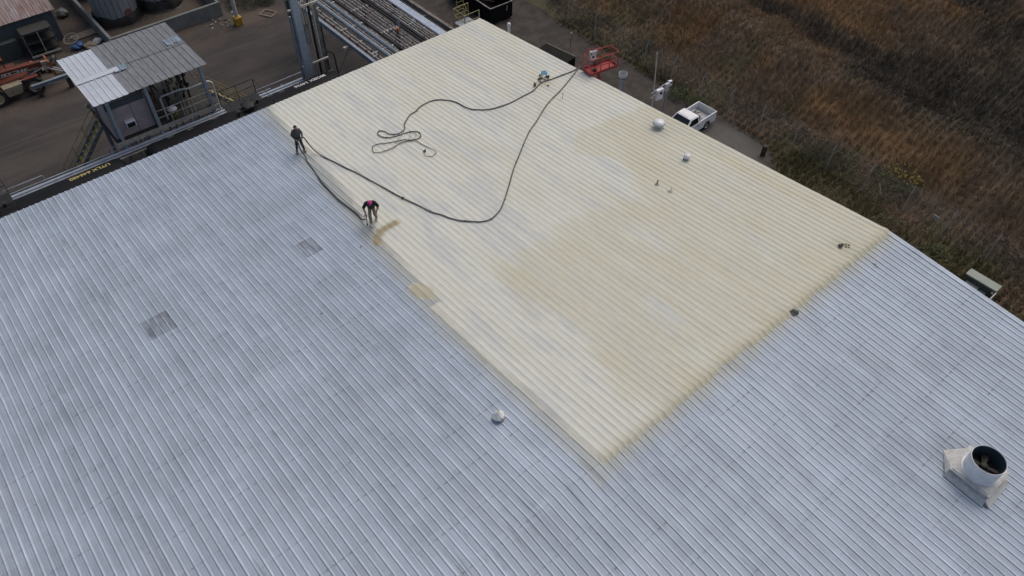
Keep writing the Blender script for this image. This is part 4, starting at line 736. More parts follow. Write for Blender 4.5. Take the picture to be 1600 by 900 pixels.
for k, (sm_, lb_) in enumerate((('wood', 'wooden stick lying in the truck bed'), ('white_dirty', 'whitish strip of scrap lying in the truck bed'), ('tool_dark', 'dark bar of scrap lying in the truck bed'))):
    q = tk.matrix_basis @ Vector((rr_.uniform(-2.1, -.8), rr_.uniform(-.45, .3), .603)); m_ = MB(); a = rr_.uniform(0, 3); m_.bar((-.18, 0, .02), (.18, 0, .02), .05, .03); o = m_.build('scrap_stick', sm_, None); o.location = q; o.rotation_euler = (0, 0, a); tag(o, lb_, 'scrap', 'scraps in the truck bed')

# ------------------------------------------------------------------ chain-link fence
fc = thing('chain_link_fence', 'grey chain-link fence with barbed-wire arms along the dry field', 'fence', (0, 13, 0)); FX = [-12.6+2.84*k for k in range(20)]
rr_ = random.Random(2)
def post_mesh(hh):
    mb = MB(); mb.tube([(0, 0, -.3), (0, 0, hh)], .032, 8); mb.tube([(0, 0, hh), (0, .10, hh+.13), (0, .26, hh+.36)], [.030, .024, .018], 6); return mb.mesh('post', True)
pm = post_mesh(2.05); pm.materials.append(MATS['fence_steel'])
gz = lambda x: float(hfield(np.array([x]), np.array([13.])))
for i, x in enumerate(FX):
    o = link('post', pm, None, fc); o.location = (x, 0, gz(x)-.05); o.rotation_euler = (rr_.uniform(-.05, .05), rr_.uniform(-.06, .06), rr_.uniform(-.3, .3))
cm = MB(); stp = .16
for k in range(int(2.84/stp)+int(1.95/stp)+2):
    for sg in (1, -1):
        # diagonal wire clipped to the bay
        pts = []
        for z in (0., 1.95):
            x = (k*stp-1.95)+(z if sg > 0 else 1.95-z); pts.append((x, z))
        (x0, za), (x1, zb) = pts
        def clip(xa, za, xb, zb):
            t0, t1 = 0., 1.; dx = xb-xa
            for lim, s_ in ((0., 1), (2.84, -1)):
                q = s_*dx; c_ = s_*(xa-lim)
                if abs(q) < 1e-9: continue
                t = -c_/q
                if q > 0: t0 = max(t0, t)
                else: t1 = min(t1, t)
            return (t0, t1)
        t0, t1 = clip(x0, za, x1, zb)
        if t1-t0 > .02: cm.tube([(x0+(x1-x0)*t0, 0, za+(zb-za)*t0), (x0+(x1-x0)*t1, 0, za+(zb-za)*t1)], .0022, 3, False)
cme = cm.mesh('mesh_panel'); cme.materials.append(MATS['fence_steel'])
for x in FX[:-1]: o = link('mesh_panel', cme, None, fc); o.location = (x, 0, gz(x+1.4)+.03)
for dy, z in ((.0, 2.03), (.10, 2.18), (.18, 2.29), (.25, 2.38)): m_ = MB(); m_.tube([(x, dy, gz(x)+z-.05+(0 if j % 2 == 0 else -.03)) for j, x in enumerate(sorted(FX+[q+1.42 for q in FX[:-1]]))], .004, 4); m_.build('strand', 'fence_steel', fc)
sg = thing('fence_sign', 'small grey plate hung on the fence near the green cabinet', 'sign', (27.0+2.84-.6, 12.93, gz(29)+1.25)); sg.rotation_euler = (.1, .1, .1); m_ = MB(); m_.box((0, 0, 0), (.42, .02, .3)); m_.build('plate', 'fence_steel', sg); m_ = MB(); m_.box((0, .013, .12), (.3, .01, .02)); m_.build('clip', 'galv', sg)

# ------------------------------------------------------------------ weeds that can be picked out
def bush(name, label, loc, r, h, n, m, stemm='brown_dirt', seed=1, flower=None):
    t_ = thing(name, label, 'plant', loc); rr_ = random.Random(seed); mb = MB(); fl = MB(); stm = MB()
    for k in range(max(5, n//40)):
        a = rr_.uniform(0, 6.28); q = rr_.random()**.5*r*.8; stm.tube([(0.2*q*math.cos(a), .2*q*math.sin(a), 0), (q*.6*math.cos(a), q*.6*math.sin(a), h*.5), (q*math.cos(a), q*math.sin(a), h*rr_.uniform(.7, 1.))], [.012, .008, .004], 4)
    for k in range(n):
        a = rr_.uniform(0, 6.28); q = rr_.random()**.5*r; z = h*rr_.uniform(.15, 1.)*(1-.45*(q/r)**2)*(.45+.9*float(vnoise(np.array([q*math.cos(a)*2.2+seed]), np.array([q*math.sin(a)*2.2+seed*3]), seed)[0])); c_ = Vector((q*math.cos(a), q*math.sin(a), z)); d = Vector((rr_.uniform(-1, 1), rr_.uniform(-1, 1), rr_.uniform(-.2, .8))).normalized(); s_ = d.cross(Vector((rr_.random()-.5, rr_.random()-.5, 1))).normalized(); ln = rr_.uniform(.05, .11); tgt = fl if (flower and z > h*.62 and rr_.random() < .8) else mb
        tgt.add([c_-d*ln, c_+s_*ln*.35, c_+d*ln, c_-s_*ln*.35], [(0, 1, 2), (0, 2, 3)])
    mb.build('foliage', m, t_); stm.build('stem', stemm, t_)
    if fl.v: tag(fl.build('flower_heads', flower, t_), kind='stuff')
    return t_
def gh(x, y): return float(hfield(np.array([x]), np.array([float(y)])))
bush('goldenrod', 'yellow flowering weed just beyond the fence near the ridge end', (25.5, 15.9, gh(25.5, 15.9)-.1), 1.7, .95, 1300, 'leaf_green', seed=3, flower='leaf_yellow')
for x, y, r_, h_, sd_, lb in ((8.9, 12.2, .8, .9, 5, 'green weed clump at the fence behind the meter rack'), (10.6, 12.4, .9, .8, 6, 'green weed clump at the fence behind the truck tail'), (-3.2, 7.6, .5, .35, 7, 'small bright green weed on the bare dirt past the lift'), (1.6, 11.4, .7, .6, 8, 'low green weed by the fence above the red basket'), (30.6, 11.2, .9, .8, 9, 'green weed clump next to the green cabinet'), (27.2, 11.4, 1.0, .7, 13, 'dark green weed clump by the gable opposite the ridge')): bush('weed_clump', lb, (x, y, max(0, gh(x, y))), r_, h_, 420, 'leaf_green', seed=sd_)

# ------------------------------------------------------------------ green cabinet by the gable, litter
cbn = thing('electrical_cabinet', 'grey-green pad-mounted electrical cabinet behind the gable', 'cabinet', (33.85, 9.9, 0)); 
m_ = MB(); m_.bb(32.98, 34.72, 10.0, 10.5, .15, 1.34); hv = m_.build('rear_housing', 'olive_dark', cbn, world=True); m_ = MB(); m_.bb(32.86, 34.74, 9.93, 10.57, 1.34, 1.43, .01); m_.build('lid', 'olive_metal', cbn, world=True)
m_ = MB(); m_.bb(33.10, 33.88, 9.15, 9.98, .15, 1.02, .01); m_.build('front_housing', 'olive_metal', cbn, world=True); m_ = MB(); m_.bb(33.92, 34.34, 9.15, 9.98, .15, .90, .01); m_.build('front_housing', 'olive_metal', cbn, world=True); m_ = MB(); m_.bb(32.80, 33.06, 9.15, 9.98, .15, .80, .01); m_.build('side_panel', 'olive_metal', cbn, world=True); m_ = MB(); m_.bb(34.72, 34.765, 9.1, 9.92, .15, 1.36); m_.build('door', 'white_dirty', cbn, world=True); m_ = MB(); m_.bb(34.40, 34.70, 9.35, 9.98, .15, .5); m_.build('bay', 'olive_dark', cbn, world=True)
m_ = MB(); m_.bb(32.5, 35.0, 8.9, 10.8, .004, .15, .02); m_.build('pad', 'concrete', cbn, world=True); m_ = MB(); m_.bb(34.52, 34.64, 9.975, 9.997, 1.05, 1.2); m_.build('placard', 'white_paint', hv, world=True)
t_ = thing('white_bucket', 'white bucket lying in the weeds below the green cabinet', 'bucket', (35.65, 10.9, .12), .6); t_.rotation_euler = (1.5, 0, .6); m_ = MB(); m_.lathe([(.12, -.16), (.15, .16), (.14, .165), (.13, .15), (.11, -.14), (0, -.14)], n=16); m_.build('pail', 'white_dirty', t_, True); m_ = MB(); m_.tube(spline([(-.15, 0, .14), (-.1, .14, .2), (.1, .14, .2), (.15, 0, .14)]), .006, 5); m_.build('handle', 'black_iron', t_, True)
sp = thing('cut_stump', 'short dark post stub on the dirt by the truck', 'post', (17.5, 11.4, max(0, gh(17.5, 11.4)))); m_ = MB(); m_.lathe([(.2, 0), (.17, .2), (.17, .8), (.14, .84), (0, .83)], n=12); m_.build('stub', 'tool_dark', sp, True); m_ = MB(); m_.box((.05, .16, .5), (.2, .06, .3)); m_.build('plate', 'olive_dark', sp)
bn = thing('tarped_bin', 'dark tarpaulin-covered bin with a pale rim beyond the gable', 'bin', (-.5, 7.7, 0), .15)
m_ = MB(); m_.bb(-1.5, 1.5, -.9, .9, .1, 1.0, .03); m_.build('bin_body', 'dark_bin', bn); m_ = MB(); m_.add([(-1.5, -.9, 1.01), (1.5, -.9, 1.01), (1.5, .9, 1.01), (-1.5, .9, 1.01), (0, 0, 1.06)], [(0, 1, 4), (1, 2, 4), (2, 3, 4), (3, 0, 4)]); m_.build('tarpaulin', 'dark_bin', bn)
for y in (-.93, .93): m_ = MB(); m_.bb(-1.55, 1.55, y-.03, y+.03, .96, 1.03); m_.build('rim', 'rope', bn)
m_ = MB(); m_.box((-3.1, 7.9, .06), (1.1, .5, .05), Matrix.Rotation(.6, 3, 'Z')); o = m_.build('plank_sheet', 'steel_dirty', None); tag(o, 'weathered board on the dirt beside the dark bin', 'board')
t_ = thing('marker_post', 'thin bent metal stake with a white tag on the dirt lot', 'stake', (-1.6, 10.6, 0)); m_ = MB(); m_.tube([(0, 0, 0), (.02, 0, .9), (.0, .02, 1.3)], .02, 6); m_.build('stake', 'tool_dark', t_, True); m_ = MB(); m_.box((0, .02, 1.32), (.16, .05, .05)); m_.build('tag', 'white_dirty', t_)

# ------------------------------------------------------------------ rail track and tank cars along the eave wall
TX = -4.4
tr = thing('railway_track', 'railway track under the black tank cars beside the warehouse', 'track', (TX, 0, 0))
m_ = MB(); m_.add([(TX-2.0, -60, .004), (TX-1.4, -60, .16), (TX+1.4, -60, .16), (TX+2.0, -60, .004), (TX-2.0, -1.5, .004), (TX-1.4, -1.8, .16), (TX+1.4, -1.8, .16), (TX+2.0, -1.5, .004)], [(0, 1, 5, 4), (1, 2, 6, 5), (2, 3, 7, 6), (0, 3, 2, 1), (4, 5, 6, 7)]); m_.build('ballast', 'ballast', tr, world=True)
tie = MB(); tie.box((0, 0, 0), (2.5, .22, .12)); tme = tie.mesh('tie'); tme.materials.append(MATS['wood'])
for k in range(88): o = link('tie', tme, None, tr); o.location = (0, -55+k*.6, .18)
for s_ in (-1, 1): m_ = MB(); m_.prism([(TX+s_*.72+a, b) for a, b in ((-.06, .24), (.06, .24), (.02, .27), (.015, .36), (.035, .40), (-.035, .40), (-.015, .36), (-.02, .27))], -60, -2); m_.build('rail', 'rust', tr, world=True)
CR, CZ = 1.50, 2.98
def tank_car(label, y0, y1, text, tm, toff, marks):
    L_ = y1-y0; t_ = thing('tank_car', label, 'rail car', (TX, (y0+y1)/2, 0), group='black tank cars at the loading rack'); h = L_/2
    prof = [(0, -h), (.5, -h+.02), (1.0, -h+.09), (1.3, -h+.22), (1.45, -h+.38), (CR, -h+.6)]; prof = prof+[(r_, -z) for r_, z in reversed(prof)]
    m_ = MB(); m_.lathe(prof, (0, 0, CZ), (0, 1, 0), 44); tk_ = m_.build('tank_shell', 'black_paint', t_, True)
    m_ = MB(); m_.lathe([(.42, CR-.15), (.42, CR+.22), (.45, CR+.24), (.45, CR+.30), (.3, CR+.36), (0, CR+.37)], (0, 0, CZ), (0, 0, 1), 20); dm = m_.build('dome', 'black_iron', tk_, True)
    for k in range(6): a = k*math.pi/3; m_ = MB(); m_.tube([(.44*math.cos(a), .44*math.sin(a), CZ+CR+.2), (.44*math.cos(a), .44*math.sin(a), CZ+CR+.40)], .03, 6); m_.build('bolt', 'black_iron', dm)
    for x, y in ((-.25, .75), (.2, -.8)): m_ = MB(); m_.lathe([(.10, 0), (.10, .22), (.14, .24), (.14, .28), (0, .30)], (x, y, CZ+CR-.05), (0, 0, 1), 10); m_.build('valve', 'tool_dark', tk_, True)
    m_ = MB(); m_.bb(-1.45, 1.45, -1.25, 1.25, CZ+CR-.12, CZ+CR-.07); m_.build('platform', 'black_iron', t_)
    for x in (-1.45, 1.45):
        m_ = MB(); m_.tube([(x, -1.25, CZ+CR-.1), (x, -1.25, CZ+CR+.86), (x, -1.15, CZ+CR+.96), (x, 1.15, CZ+CR+.96), (x, 1.25, CZ+CR+.86), (x, 1.25, CZ+CR-.1)], .028, 7); m_.build('railing', 'black_iron', t_, True)
        m_ = MB(); m_.tube([(x, -1.25, CZ+CR+.45), (x, 1.25, CZ+CR+.45)], .02, 6); m_.build('railing', 'black_iron', t_, True); m_ = MB(); m_.tube([(x, 0, CZ+CR-.1), (x, 0, CZ+CR+.96)], .022, 6); m_.build('railing', 'black_iron', t_, True)
        s_ = 1 if x > 0 else -1; m_ = MB(); [m_.tube([(s_*1.6, yy, .8), (s_*1.62, yy, CZ+.5), (s_*1.45, yy, CZ+CR)], .02, 6) for yy in (-.25, .25)]; [m_.tube([(s_*1.61, -.25, z), (s_*1.61, .25, z)], .014, 5) for z in (1.0, 1.4, 1.8, 2.2, 2.6, 3.0, 3.4)]; m_.build('ladder', 'black_iron', t_, True)
    for x in (-1.45, 1.45): m_ = MB(); m_.tube([(x*0-1.45, x/1.45*1.25, CZ+CR+.92), (1.45, x/1.45*1.25, CZ+CR+.92)], .022, 6); m_.build('railing', 'black_iron', t_, True)
    m_ = MB(); m_.bb(-.5, .5, -h-.35, h+.35, .95, 1.25); m_.build('underframe', 'black_iron', t_)
    for s_ in (-1, 1):
        m_ = MB(); m_.bb(-1.35, 1.35, s_*(h-.2), s_*(h+.30), 1.22, 1.30); m_.build('end_deck', 'black_iron', t_); m_ = MB(); m_.tube([(-1.3, s_*(h+.25), 1.3), (-1.3, s_*(h+.25), 2.3), (1.3, s_*(h+.25), 2.3), (1.3, s_*(h+.25), 1.3)], .022, 6); m_.build('end_rail', 'black_iron', t_, True)
        m_ = MB(); m_.box((0, s_*(h+.55), 1.0), (.22, .5, .22), None, .03); m_.build('coupler', 'rust', t_)
        bg_ = MB(); bg_.bb(-1.1, 1.1, s_*(h-1.9)-.9, s_*(h-1.9)+.9, .62, .85, .03); bg_ = bg_.build('bogie', 'black_iron', t_)
        for dy in (-.85, .85):
            for x in (-.75, .75): m_ = MB(); m_.lathe([(0, -.07), (.42, -.07), (.42, .04), (.46, .05), (.46, .07), (0, .07)], (x, s_*(h-1.9)+dy, .84), (1, 0, 0), 20); m_.build('wheel', 'rust', bg_, True)
    sz = .42
    def fn(u, v):       # words run towards -Y on the far upper side of the shell, upright for a reader beyond the car
        a = R(5)-(v-.2)/CR; return Vector((-(CR+.012)*math.sin(a), toff-u, CZ+(CR+.012)*math.cos(a)))
    lettering('lettering', text, tm, tk_, sz, fn, .02)
    for yy, a_, m in marks:
        mb = MB(); a0, a1 = R(a_), R(a_+10); q = [(-(CR+.008)*math.sin(t), y_, CZ+(CR+.008)*math.cos(t)) for t in (a0, a1) for y_ in (yy-.2, yy+.2)]; mb.add(q, [(0, 1, 3, 2)]); mb.build('stencil_mark', m, tk_)
    return t_
tank_car('black tank car with yellow UTLX 646482 lettering near its end', -39.6, -24.15, 'UTLX 646482', 'yellow_text', 6.75, ())
tank_car('black tank car with white MOBX 14936 lettering and a railed centre platform', -23.0, -9.0, 'MOBX 14936', 'white_text', 5.85, ((-5.2, 12, 'plate_grey'), (-2.2, 14, 'plate_grey'), (1.75, 14, 'plate_grey'), (2.6, 10, 'plate_grey'), (-3.9, 10, 'plate_grey'), (6.5, 16, 'plate_grey')))
ys_ = thing('yellow_gate_arm', 'bent yellow steel arm just past the end of the white-lettered tank car', 'rail stop', (-5.3, -8.6, 0)); m_ = MB(); m_.tube(spline([(-.2, .0, 0), (-.2, .1, 2.6), (.1, .3, 3.3), (.5, .7, 3.4)]), .07, 7); m_.build('arm', 'yellow_paint', ys_, True); m_ = MB(); m_.bar((-.2, .1, 2.4), (.4, .7, 3.0), .08, .08); m_.build('brace', 'yellow_paint', ys_)

# ------------------------------------------------------------------ pipe run beside the track
pr_ = thing('pipe_run', 'long grey pipe run on low posts between tank cars and yard', 'pipe rack', (-6.5, -25, 0))
for x, z, r_, m in ((-6.12, 3.62, .09, 'galv'), (-6.40, 3.62, .12, 'duct_blue'), (-6.72, 3.66, .05, 'galv'), (-6.0, 3.50, .035, 'cream_rail')): m_ = MB(); m_.tube([(x, -44, z), (x, -11.0 if r_ > .06 else -13.4, z)], r_, 10); m_.build('pipe', m, pr_, True, True)
for k in range(6):
    y = -42+k*5.9; m_ = MB(); m_.bar((-6.45, y, 0), (-6.45, y, 3.42), .16, .16); m_.build('post', 'steel_dirty', pr_, world=True); m_ = MB(); m_.bar((-6.95, y, 3.47), (-5.9, y, 3.47), .12, .10); m_.build('cross_arm', 'steel_dirty', pr_, world=True)
for y0, y1, z in ((-30.9, -28.6, 3.98), (-24.6, -23.2, 3.95), (-14.4, -10.6, 3.9)): m_ = MB(); m_.tube([(-6.75, y0, 3.6), (-6.8, y0, z-.05), (-6.8, y0+.08, z), (-6.8, y1-.08, z), (-6.8, y1, z-.05), (-6.75, y1, 3.6)], .04, 8); m_.build('pipe_loop', 'galv', pr_, True, True)
m_ = MB(); m_.tube([(-6.05, -22.6, 2.6), (-6.0, -22.5, 3.3), (-5.9, -22.2, 3.55), (-5.85, -21.2, 3.5), (-5.9, -20.8, 3.7)], .045, 8); m_.build('loading_arm', 'white_dirty', pr_, True, True)

# ------------------------------------------------------------------ loading-rack shed
sh = thing('loading_shed', 'raised loading shed with half white, half grey ribbed roof and a small cabin', 'building', (-9.2, -20.8, 0))
for y in (-23.6, -21.2, -17.6):
    for x in (-6.6, -11.8): c_ = MB(); c_.bar((x, y, 0), (x, y, 7.25 if x > -8 else 7.35), .04, .24); c_.bar((x-.11, y, 0), (x-.11, y, 7.25), .20, .025); c_.bar((x+.11, y, 0), (x+.11, y, 7.25), .20, .025); c_.build('column', 'duct_blue', sh, world=True)
for x in (-6.6, -11.8): m_ = MB(); m_.bar((x, -24.3, 7.33), (x, -17.2, 7.33), .14, .18); m_.build('roof_beam', 'steel_blue', sh, world=True)
for y in (-23.6, -21.2, -17.6): m_ = MB(); m_.bar((-12, y, 7.30), (-6.4, y, 7.30), .10, .12); m_.build('rafter', 'steel_dirty', sh, world=True)
def sheet(x0, x1, y0, y1, z0, z1, m, nrib, parent):
    mb = MB(); P = []; n = nrib; wd = (y1-y0)/n
    for k in range(n): y = y0+k*wd; P += [(y, .035), (y+wd*.13, .035), (y+wd*.22, 0), (y+wd*.92, 0)]
    P.append((y1, .035)); m2 = len(P); mb.add([(x, y, (z0 if x == x0 else z1)+h) for x in (x0, x1) for y, h in P], [(k, k+1, m2+k+1, m2+k) for k in range(m2-1)]); return mb.build('roof_sheet', m, parent, world=True)
zz = lambda x: 7.47+.012*(-6.0-x)
for k in range(3):
    ya = -24.4+k*.72; sheet(-12.25, -8.95, ya, ya+.719, zz(-12.25), zz(-8.95), 'shed_white', 2, sh); sheet(-8.85, -5.98, ya, ya+.719, zz(-8.85)-.02, zz(-5.98)-.02, 'shed_white', 2, sh)
m_ = MB(); m_.prism([(-9.22, zz(-9.2)+.05), (-9.0, zz(-9.)+.10), (-8.72, zz(-8.7)+.04), (-8.72, zz(-8.7)+.03), (-9.0, zz(-9.)+.085), (-9.22, zz(-9.2)+.04)], -24.42, -21.75); m_.build('roof_flashing', 'shed_white', sh, world=True)
for k in range(6):
    ya = -22.235+k*.838; sheet(-12.4, -9.2, ya, ya+.837, zz(-12.4)+.01*(k % 2), zz(-9.2)+.01*(k % 2), 'shed_grey', 2, sh); sheet(-9.3, -6.05, ya, ya+.837, zz(-9.3)-.03+.01*(k % 2), zz(-6.05)-.03+.01*(k % 2), 'shed_grey', 2, sh)
for x0, x1, y0, y1 in ((-9.3, -8.6, -22.1, -21.2), (-10.3, -9.5, -18.3, -17.25)): sheet(x0, x1, y0, y1, zz(x0)+.03, zz(x1)+.03, 'shed_sky', 2, sh)
PZ = 4.30
m_ = MB(); m_.bb(-11.9, -6.5, -24.0, -17.3, PZ-.06, PZ); m_.build('platform_deck', 'tool_dark', sh, world=True)
for x in (-6.52, -11.9): m_ = MB(); m_.bar((x, -24.05, PZ-.17), (x, -17.2, PZ-.17), .12, .26); m_.build('edge_beam', 'cream_rail', sh, world=True)
cb = MB(); cb.bb(-11.4, -6.85, -23.85, -21.35, PZ+.003, 6.75); cb = cb.build('cabin', 'pink_wall', sh, world=True)
m_ = MB(); m_.bb(-6.845, -6.82, -23.8, -21.4, 6.35, 6.76); m_.build('cabin_fascia', 'blue_wall', cb, world=True); ac = MB(); ac.bb(-6.84, -6.50, -23.05, -22.45, 4.95, 5.40, .02); ac = ac.build('air_conditioner', 'white_paint', cb, world=True); m_ = MB(); m_.bb(-6.495, -6.48, -23.0, -22.52, 5.00, 5.30); m_.build('grille', 'black_iron', ac, world=True)
m_ = MB(); m_.bb(-6.845, -6.83, -22.35, -22.33, PZ, 6.35); m_.build('seam', 'blue_wall', cb, world=True); dr_ = MB(); dr_.bb(-10.2, -9.3, -23.88, -23.855, PZ+.02, 5.8); dr_.build('door', 'blue_wall', cb, world=True)
for z in (PZ+.55, PZ+1.05): m_ = MB(); m_.tube([(-6.5, -21.1, z), (-6.5, -17.7, z)], .025, 7); m_.build('guard_rail', 'cream_rail', sh, True, True)
for y in (-20.3, -19.3, -18.75, -18.2): m_ = MB(); m_.tube([(-6.5, y, PZ), (-6.5, y, PZ+1.05)], .025, 7); m_.build('guard_post', 'cream_rail', sh, True, True)
gt = MB(); gt.tube([(-6.42, -19.5, PZ+.05), (-6.42, -19.5, PZ+1.12), (-6.42, -19.0, PZ+1.12), (-6.42, -19.0, PZ+.05)], .025, 7); gt.build('gate', 'cream_rail', sh, True, True)
m_ = MB(); m_.tube([(-6.9, -20.5, PZ), (-6.9, -20.5, PZ+1.55), (-6.9, -20.4, PZ+1.65), (-6.9, -19.2, PZ+1.65), (-6.8, -18.6, PZ+1.55), (-6.7, -17.3, PZ+1.6), (-6.6, -17.15, PZ+1.5), (-6.6, -17.15, 2.2)], .06, 9); m_.build('white_pipe', 'white_dirty', sh, True, True)
rr_ = random.Random(6)
for k in range(16):        # valve trees and standpipes on the platform
    x, y = rr_.uniform(-10.8, -7.6), rr_.uniform(-20.9, -17.8); h_ = rr_.uniform(1.1, 2.6); m_ = MB(); m_.tube([(x, y, PZ), (x, y, PZ+h_), (x+.12, y, PZ+h_+.12), (x+.5, y, PZ+h_+.12)], rr_.choice([.05, .07, .09]), 7)
    m_.lathe([(.08, 0), (.14, .05), (.14, .22), (.08, .27)], (x, y, PZ+h_*.5), (0, 0, 1), 8); m_.lathe([(.02, 0), (.16, .0), (.16, .03), (.02, .03)], (x+.2, y, PZ+h_*.6), (1, 0, 0), 10); m_.build('standpipe', rr_.choice(['black_iron', 'black_iron', 'tool_dark', 'rust', 'steel_dirty']), sh, True, True)
for k in range(7): y = -20.9+k*.5; m_ = MB(); m_.tube([(-11.0, y, PZ+1.8+rr_.uniform(0, .9)), (-7.3, y, PZ+1.5+rr_.uniform(0, .9))], .045, 7); m_.build('overhead_pipe', rr_.choice(['black_iron', 'steel_dirty', 'tool_dark']), sh, True, True)
for k, (y, z) in enumerate(((-20.6, 3.1), (-20.2, 2.9), (-19.7, 3.2), (-19.2, 3.0), (-18.6, 3.1), (-22.9, 3.0), (-22.6, 3.0), (-22.3, 3.0), (-22.0, 3.0))): m_ = MB(); m_.tube([(-6.9, y, .2), (-6.9, y, z+.5), (-6.7, y+.05, 4.05)], .065, 8); m_.build('riser_pipe', 'cream_rail' if k > 4 else 'steel_dirty', sh, True, True)
m_ = MB(); m_.bar((-6.62, -22.9, 4.0), (-6.62, -23.6, 2.9), .1, .1); m_.build('knee_brace', 'steel_blue', sh, world=True)
pk = thing('white_pail', 'white round pail on the loading platform behind the handrail', 'pail', (-7.1, -20.0, PZ+.002)); m_ = MB(); m_.lathe([(.24, 0), (.30, .42), (.32, .44), (.30, .46), (.27, .40), (0, .36)], n=18); m_.build('pail_body', 'yellow_rail', pk, True); m_ = MB(); m_.lathe([(.32, .462), (.2, .53), (0, .55)], n=18); m_.build('lid', 'white_paint', pk, True)
def stairs(name, label, top, bot, wd, parent=None):
    t_ = thing(name, label, 'stairs', bot); A_, B_ = Vector(top), Vector(bot); d = B_-A_; side = Vector((0, 0, 1)).cross(d).normalized()*wd/2; n = 12
    for s_ in (-1, 1):
        m_ = MB(); m_.bar(A_+side*s_, B_+side*s_, .05, .24); m_.build('stringer', 'steel_blue', t_, world=True)
        for hz in (.5, 1.0): m_ = MB(); m_.tube([A_+side*s_+Vector((0, 0, hz)), B_+side*s_+Vector((0, 0, hz))], .025, 6); m_.build('handrail', 'yellow_rail', t_, True, True)
        for k in range(5): q = A_+d*(k/4)+side*s_; m_ = MB(); m_.tube([q, q+Vector((0, 0, 1.0))], .022, 6); m_.build('baluster', 'yellow_rail', t_, True, True)
    for k in range(n): q = A_+d*((k+.5)/n); m_ = MB(); m_.box(q, (abs(side.x)*2+.24 if abs(side.x) > abs(side.y) else .24, abs(side.y)*2 if abs(side.y) > abs(side.x) else .24, .04)); m_.build('tread', 'yellow_rail', t_, world=True)
    return t_
stairs('yellow_stairs', 'yellow-railed steel stairs at the cabin end of the loading shed', (-9.2, -24.1, PZ), (-9.2, -28.2, .02), .9)
stairs('yellow_stairs', 'yellow-railed steel stairs at the open end of the loading shed', (-8.6, -17.2, PZ), (-8.6, -13.2, .02), .9)

# ------------------------------------------------------------------ elevated pipe rack into the warehouse
rk = thing('pipe_rack', 'wide elevated pipe rack carrying many pipes to the warehouse wall', 'pipe rack', (-9, -4, 0)); RZ = 5.35
for x in (-1.6, -5.6, -9.6, -14.5):
    m_ = MB(); m_.bar((x, -7.9, RZ-.22), (x, -.6, RZ-.22), .22, .20); m_.build('cross_beam', 'cream_rail', rk, world=True)
    for y in (-7.5, -1.0):
        if x in (-5.6, -1.6): continue
        m_ = MB(); m_.bar((x, y, 0), (x, y, RZ-.32), .24, .04); m_.bar((x, y-.11, 0), (x, y-.11, RZ-.32), .03, .22); m_.bar((x, y+.11, 0), (x, y+.11, RZ-.32), .03, .22); m_.build('column', 'steel_dirty', rk, world=True)
for y in (-7.42, -.75): m_ = MB(); m_.bar((-16, y, RZ), (.2, y, RZ), .04, .34); m_.bar((-16, y, RZ+.17), (.2, y, RZ+.17), .22, .03); m_.bar((-16, y, RZ-.17), (.2, y, RZ-.17), .22, .03); m_.build('girder', 'steel_blue' if y < -5 else 'steel_dirty', rk, world=True)
mat('flaky', (.42, .42, .41), .8, 0, .3, 6., col2=(.12, .11, .10), c2=.46, stretch=(.5, 3, 3)); mat('flaky_rust', (.34, .33, .32), .85, 0, .3, 7., col2=(.13, .085, .065), c2=.46, stretch=(.4, 3, 3))
PIP = [(-6.95, .10, 'flaky_rust'), (-6.62, .06, 'flaky'), (-6.15, .16, 'steel_blue'), (-5.78, .06, 'flaky_rust'), (-5.50, .13, 'steel_blue'), (-5.22, .05, 'flaky'), (-4.92, .085, 'black_iron'), (-4.62, .05, 'flaky'), (-4.34, .045, 'flaky'), (-4.05, .05, 'flaky_rust'), (-3.76, .05, 'flaky'), (-3.50, .04, 'flaky'), (-3.22, .085, 'black_iron'), (-2.98, .085, 'black_iron'), (-2.74, .06, 'flaky'), (-2.52, .06, 'flaky_rust'), (-2.30, .055, 'flaky'), (-2.08, .055, 'flaky'), (-1.74, .08, 'pipe_bright'), (-1.58, .08, 'pipe_bright'), (-1.42, .08, 'pipe_bright'), (-1.26, .08, 'pipe_bright'), (-.55, .06, 'rust'), (-.38, .05, 'rust')]
for y, r_, m in PIP:
    m_ = MB(); z = RZ-.12+r_; m_.tube([(-18, y, z), (-8+rr_.uniform(-2, 2), y+rr_.uniform(-.02, .02), z), (.3, y, z)], r_, 9); p_ = m_.build('pipe', m, rk, True, True)
    if m.startswith('flaky'):
        for k in range(14): x = -15+k*1.1+rr_.uniform(-.15, .15); mb = MB(); mb.box((x, y, z+.01), (.10, r_*2.6, r_*2.4)); mb.build('saddle', rr_.choice(['flaky', 'galv', 'steel_dirty', 'rust', 'tool_dark']), p_, world=True)
for k in range(46): x = -15+k*.32; m_ = MB(); m_.bar((x, -2.62, RZ-.16), (x, -1.98, RZ-.16), .06, .05); m_.build('tray_rung', 'steel_dirty', rk, world=True)
for x in (-14.0, -11.5, -7.6, -3.6): m_ = MB(); m_.bar((x, -7.0, RZ-.1), (x, -4.9, RZ-.1), .12, .10); m_.build('pipe_support', 'white_dirty', rk, world=True)
for pts in ([(-9.6, -7.3, 2.8), (-4.9, -6.4, 5.0)], [(-9.6, -7.3, 4.4), (-5.6, -7.4, .2)], [(-5.6, -7.4, 5.1), (-7.5, -9.0, .5)]): m_ = MB(); m_.tube(pts, .03, 6); m_.build('brace_rod', 'rope', rk, True, True)
vl = MB(); vl.lathe([(.06, 0), (.10, .05), (.10, .2), (.06, .25)], (-4.6, -3.95, RZ+.05), (0, 0, 1), 10); vl.lathe([(.02, 0), (.12, 0), (.12, .03), (.02, .03)], (-4.6, -3.95, RZ+.38), (0, 0, 1), 12); vl.build('red_valve', 'orange', rk, True, True)
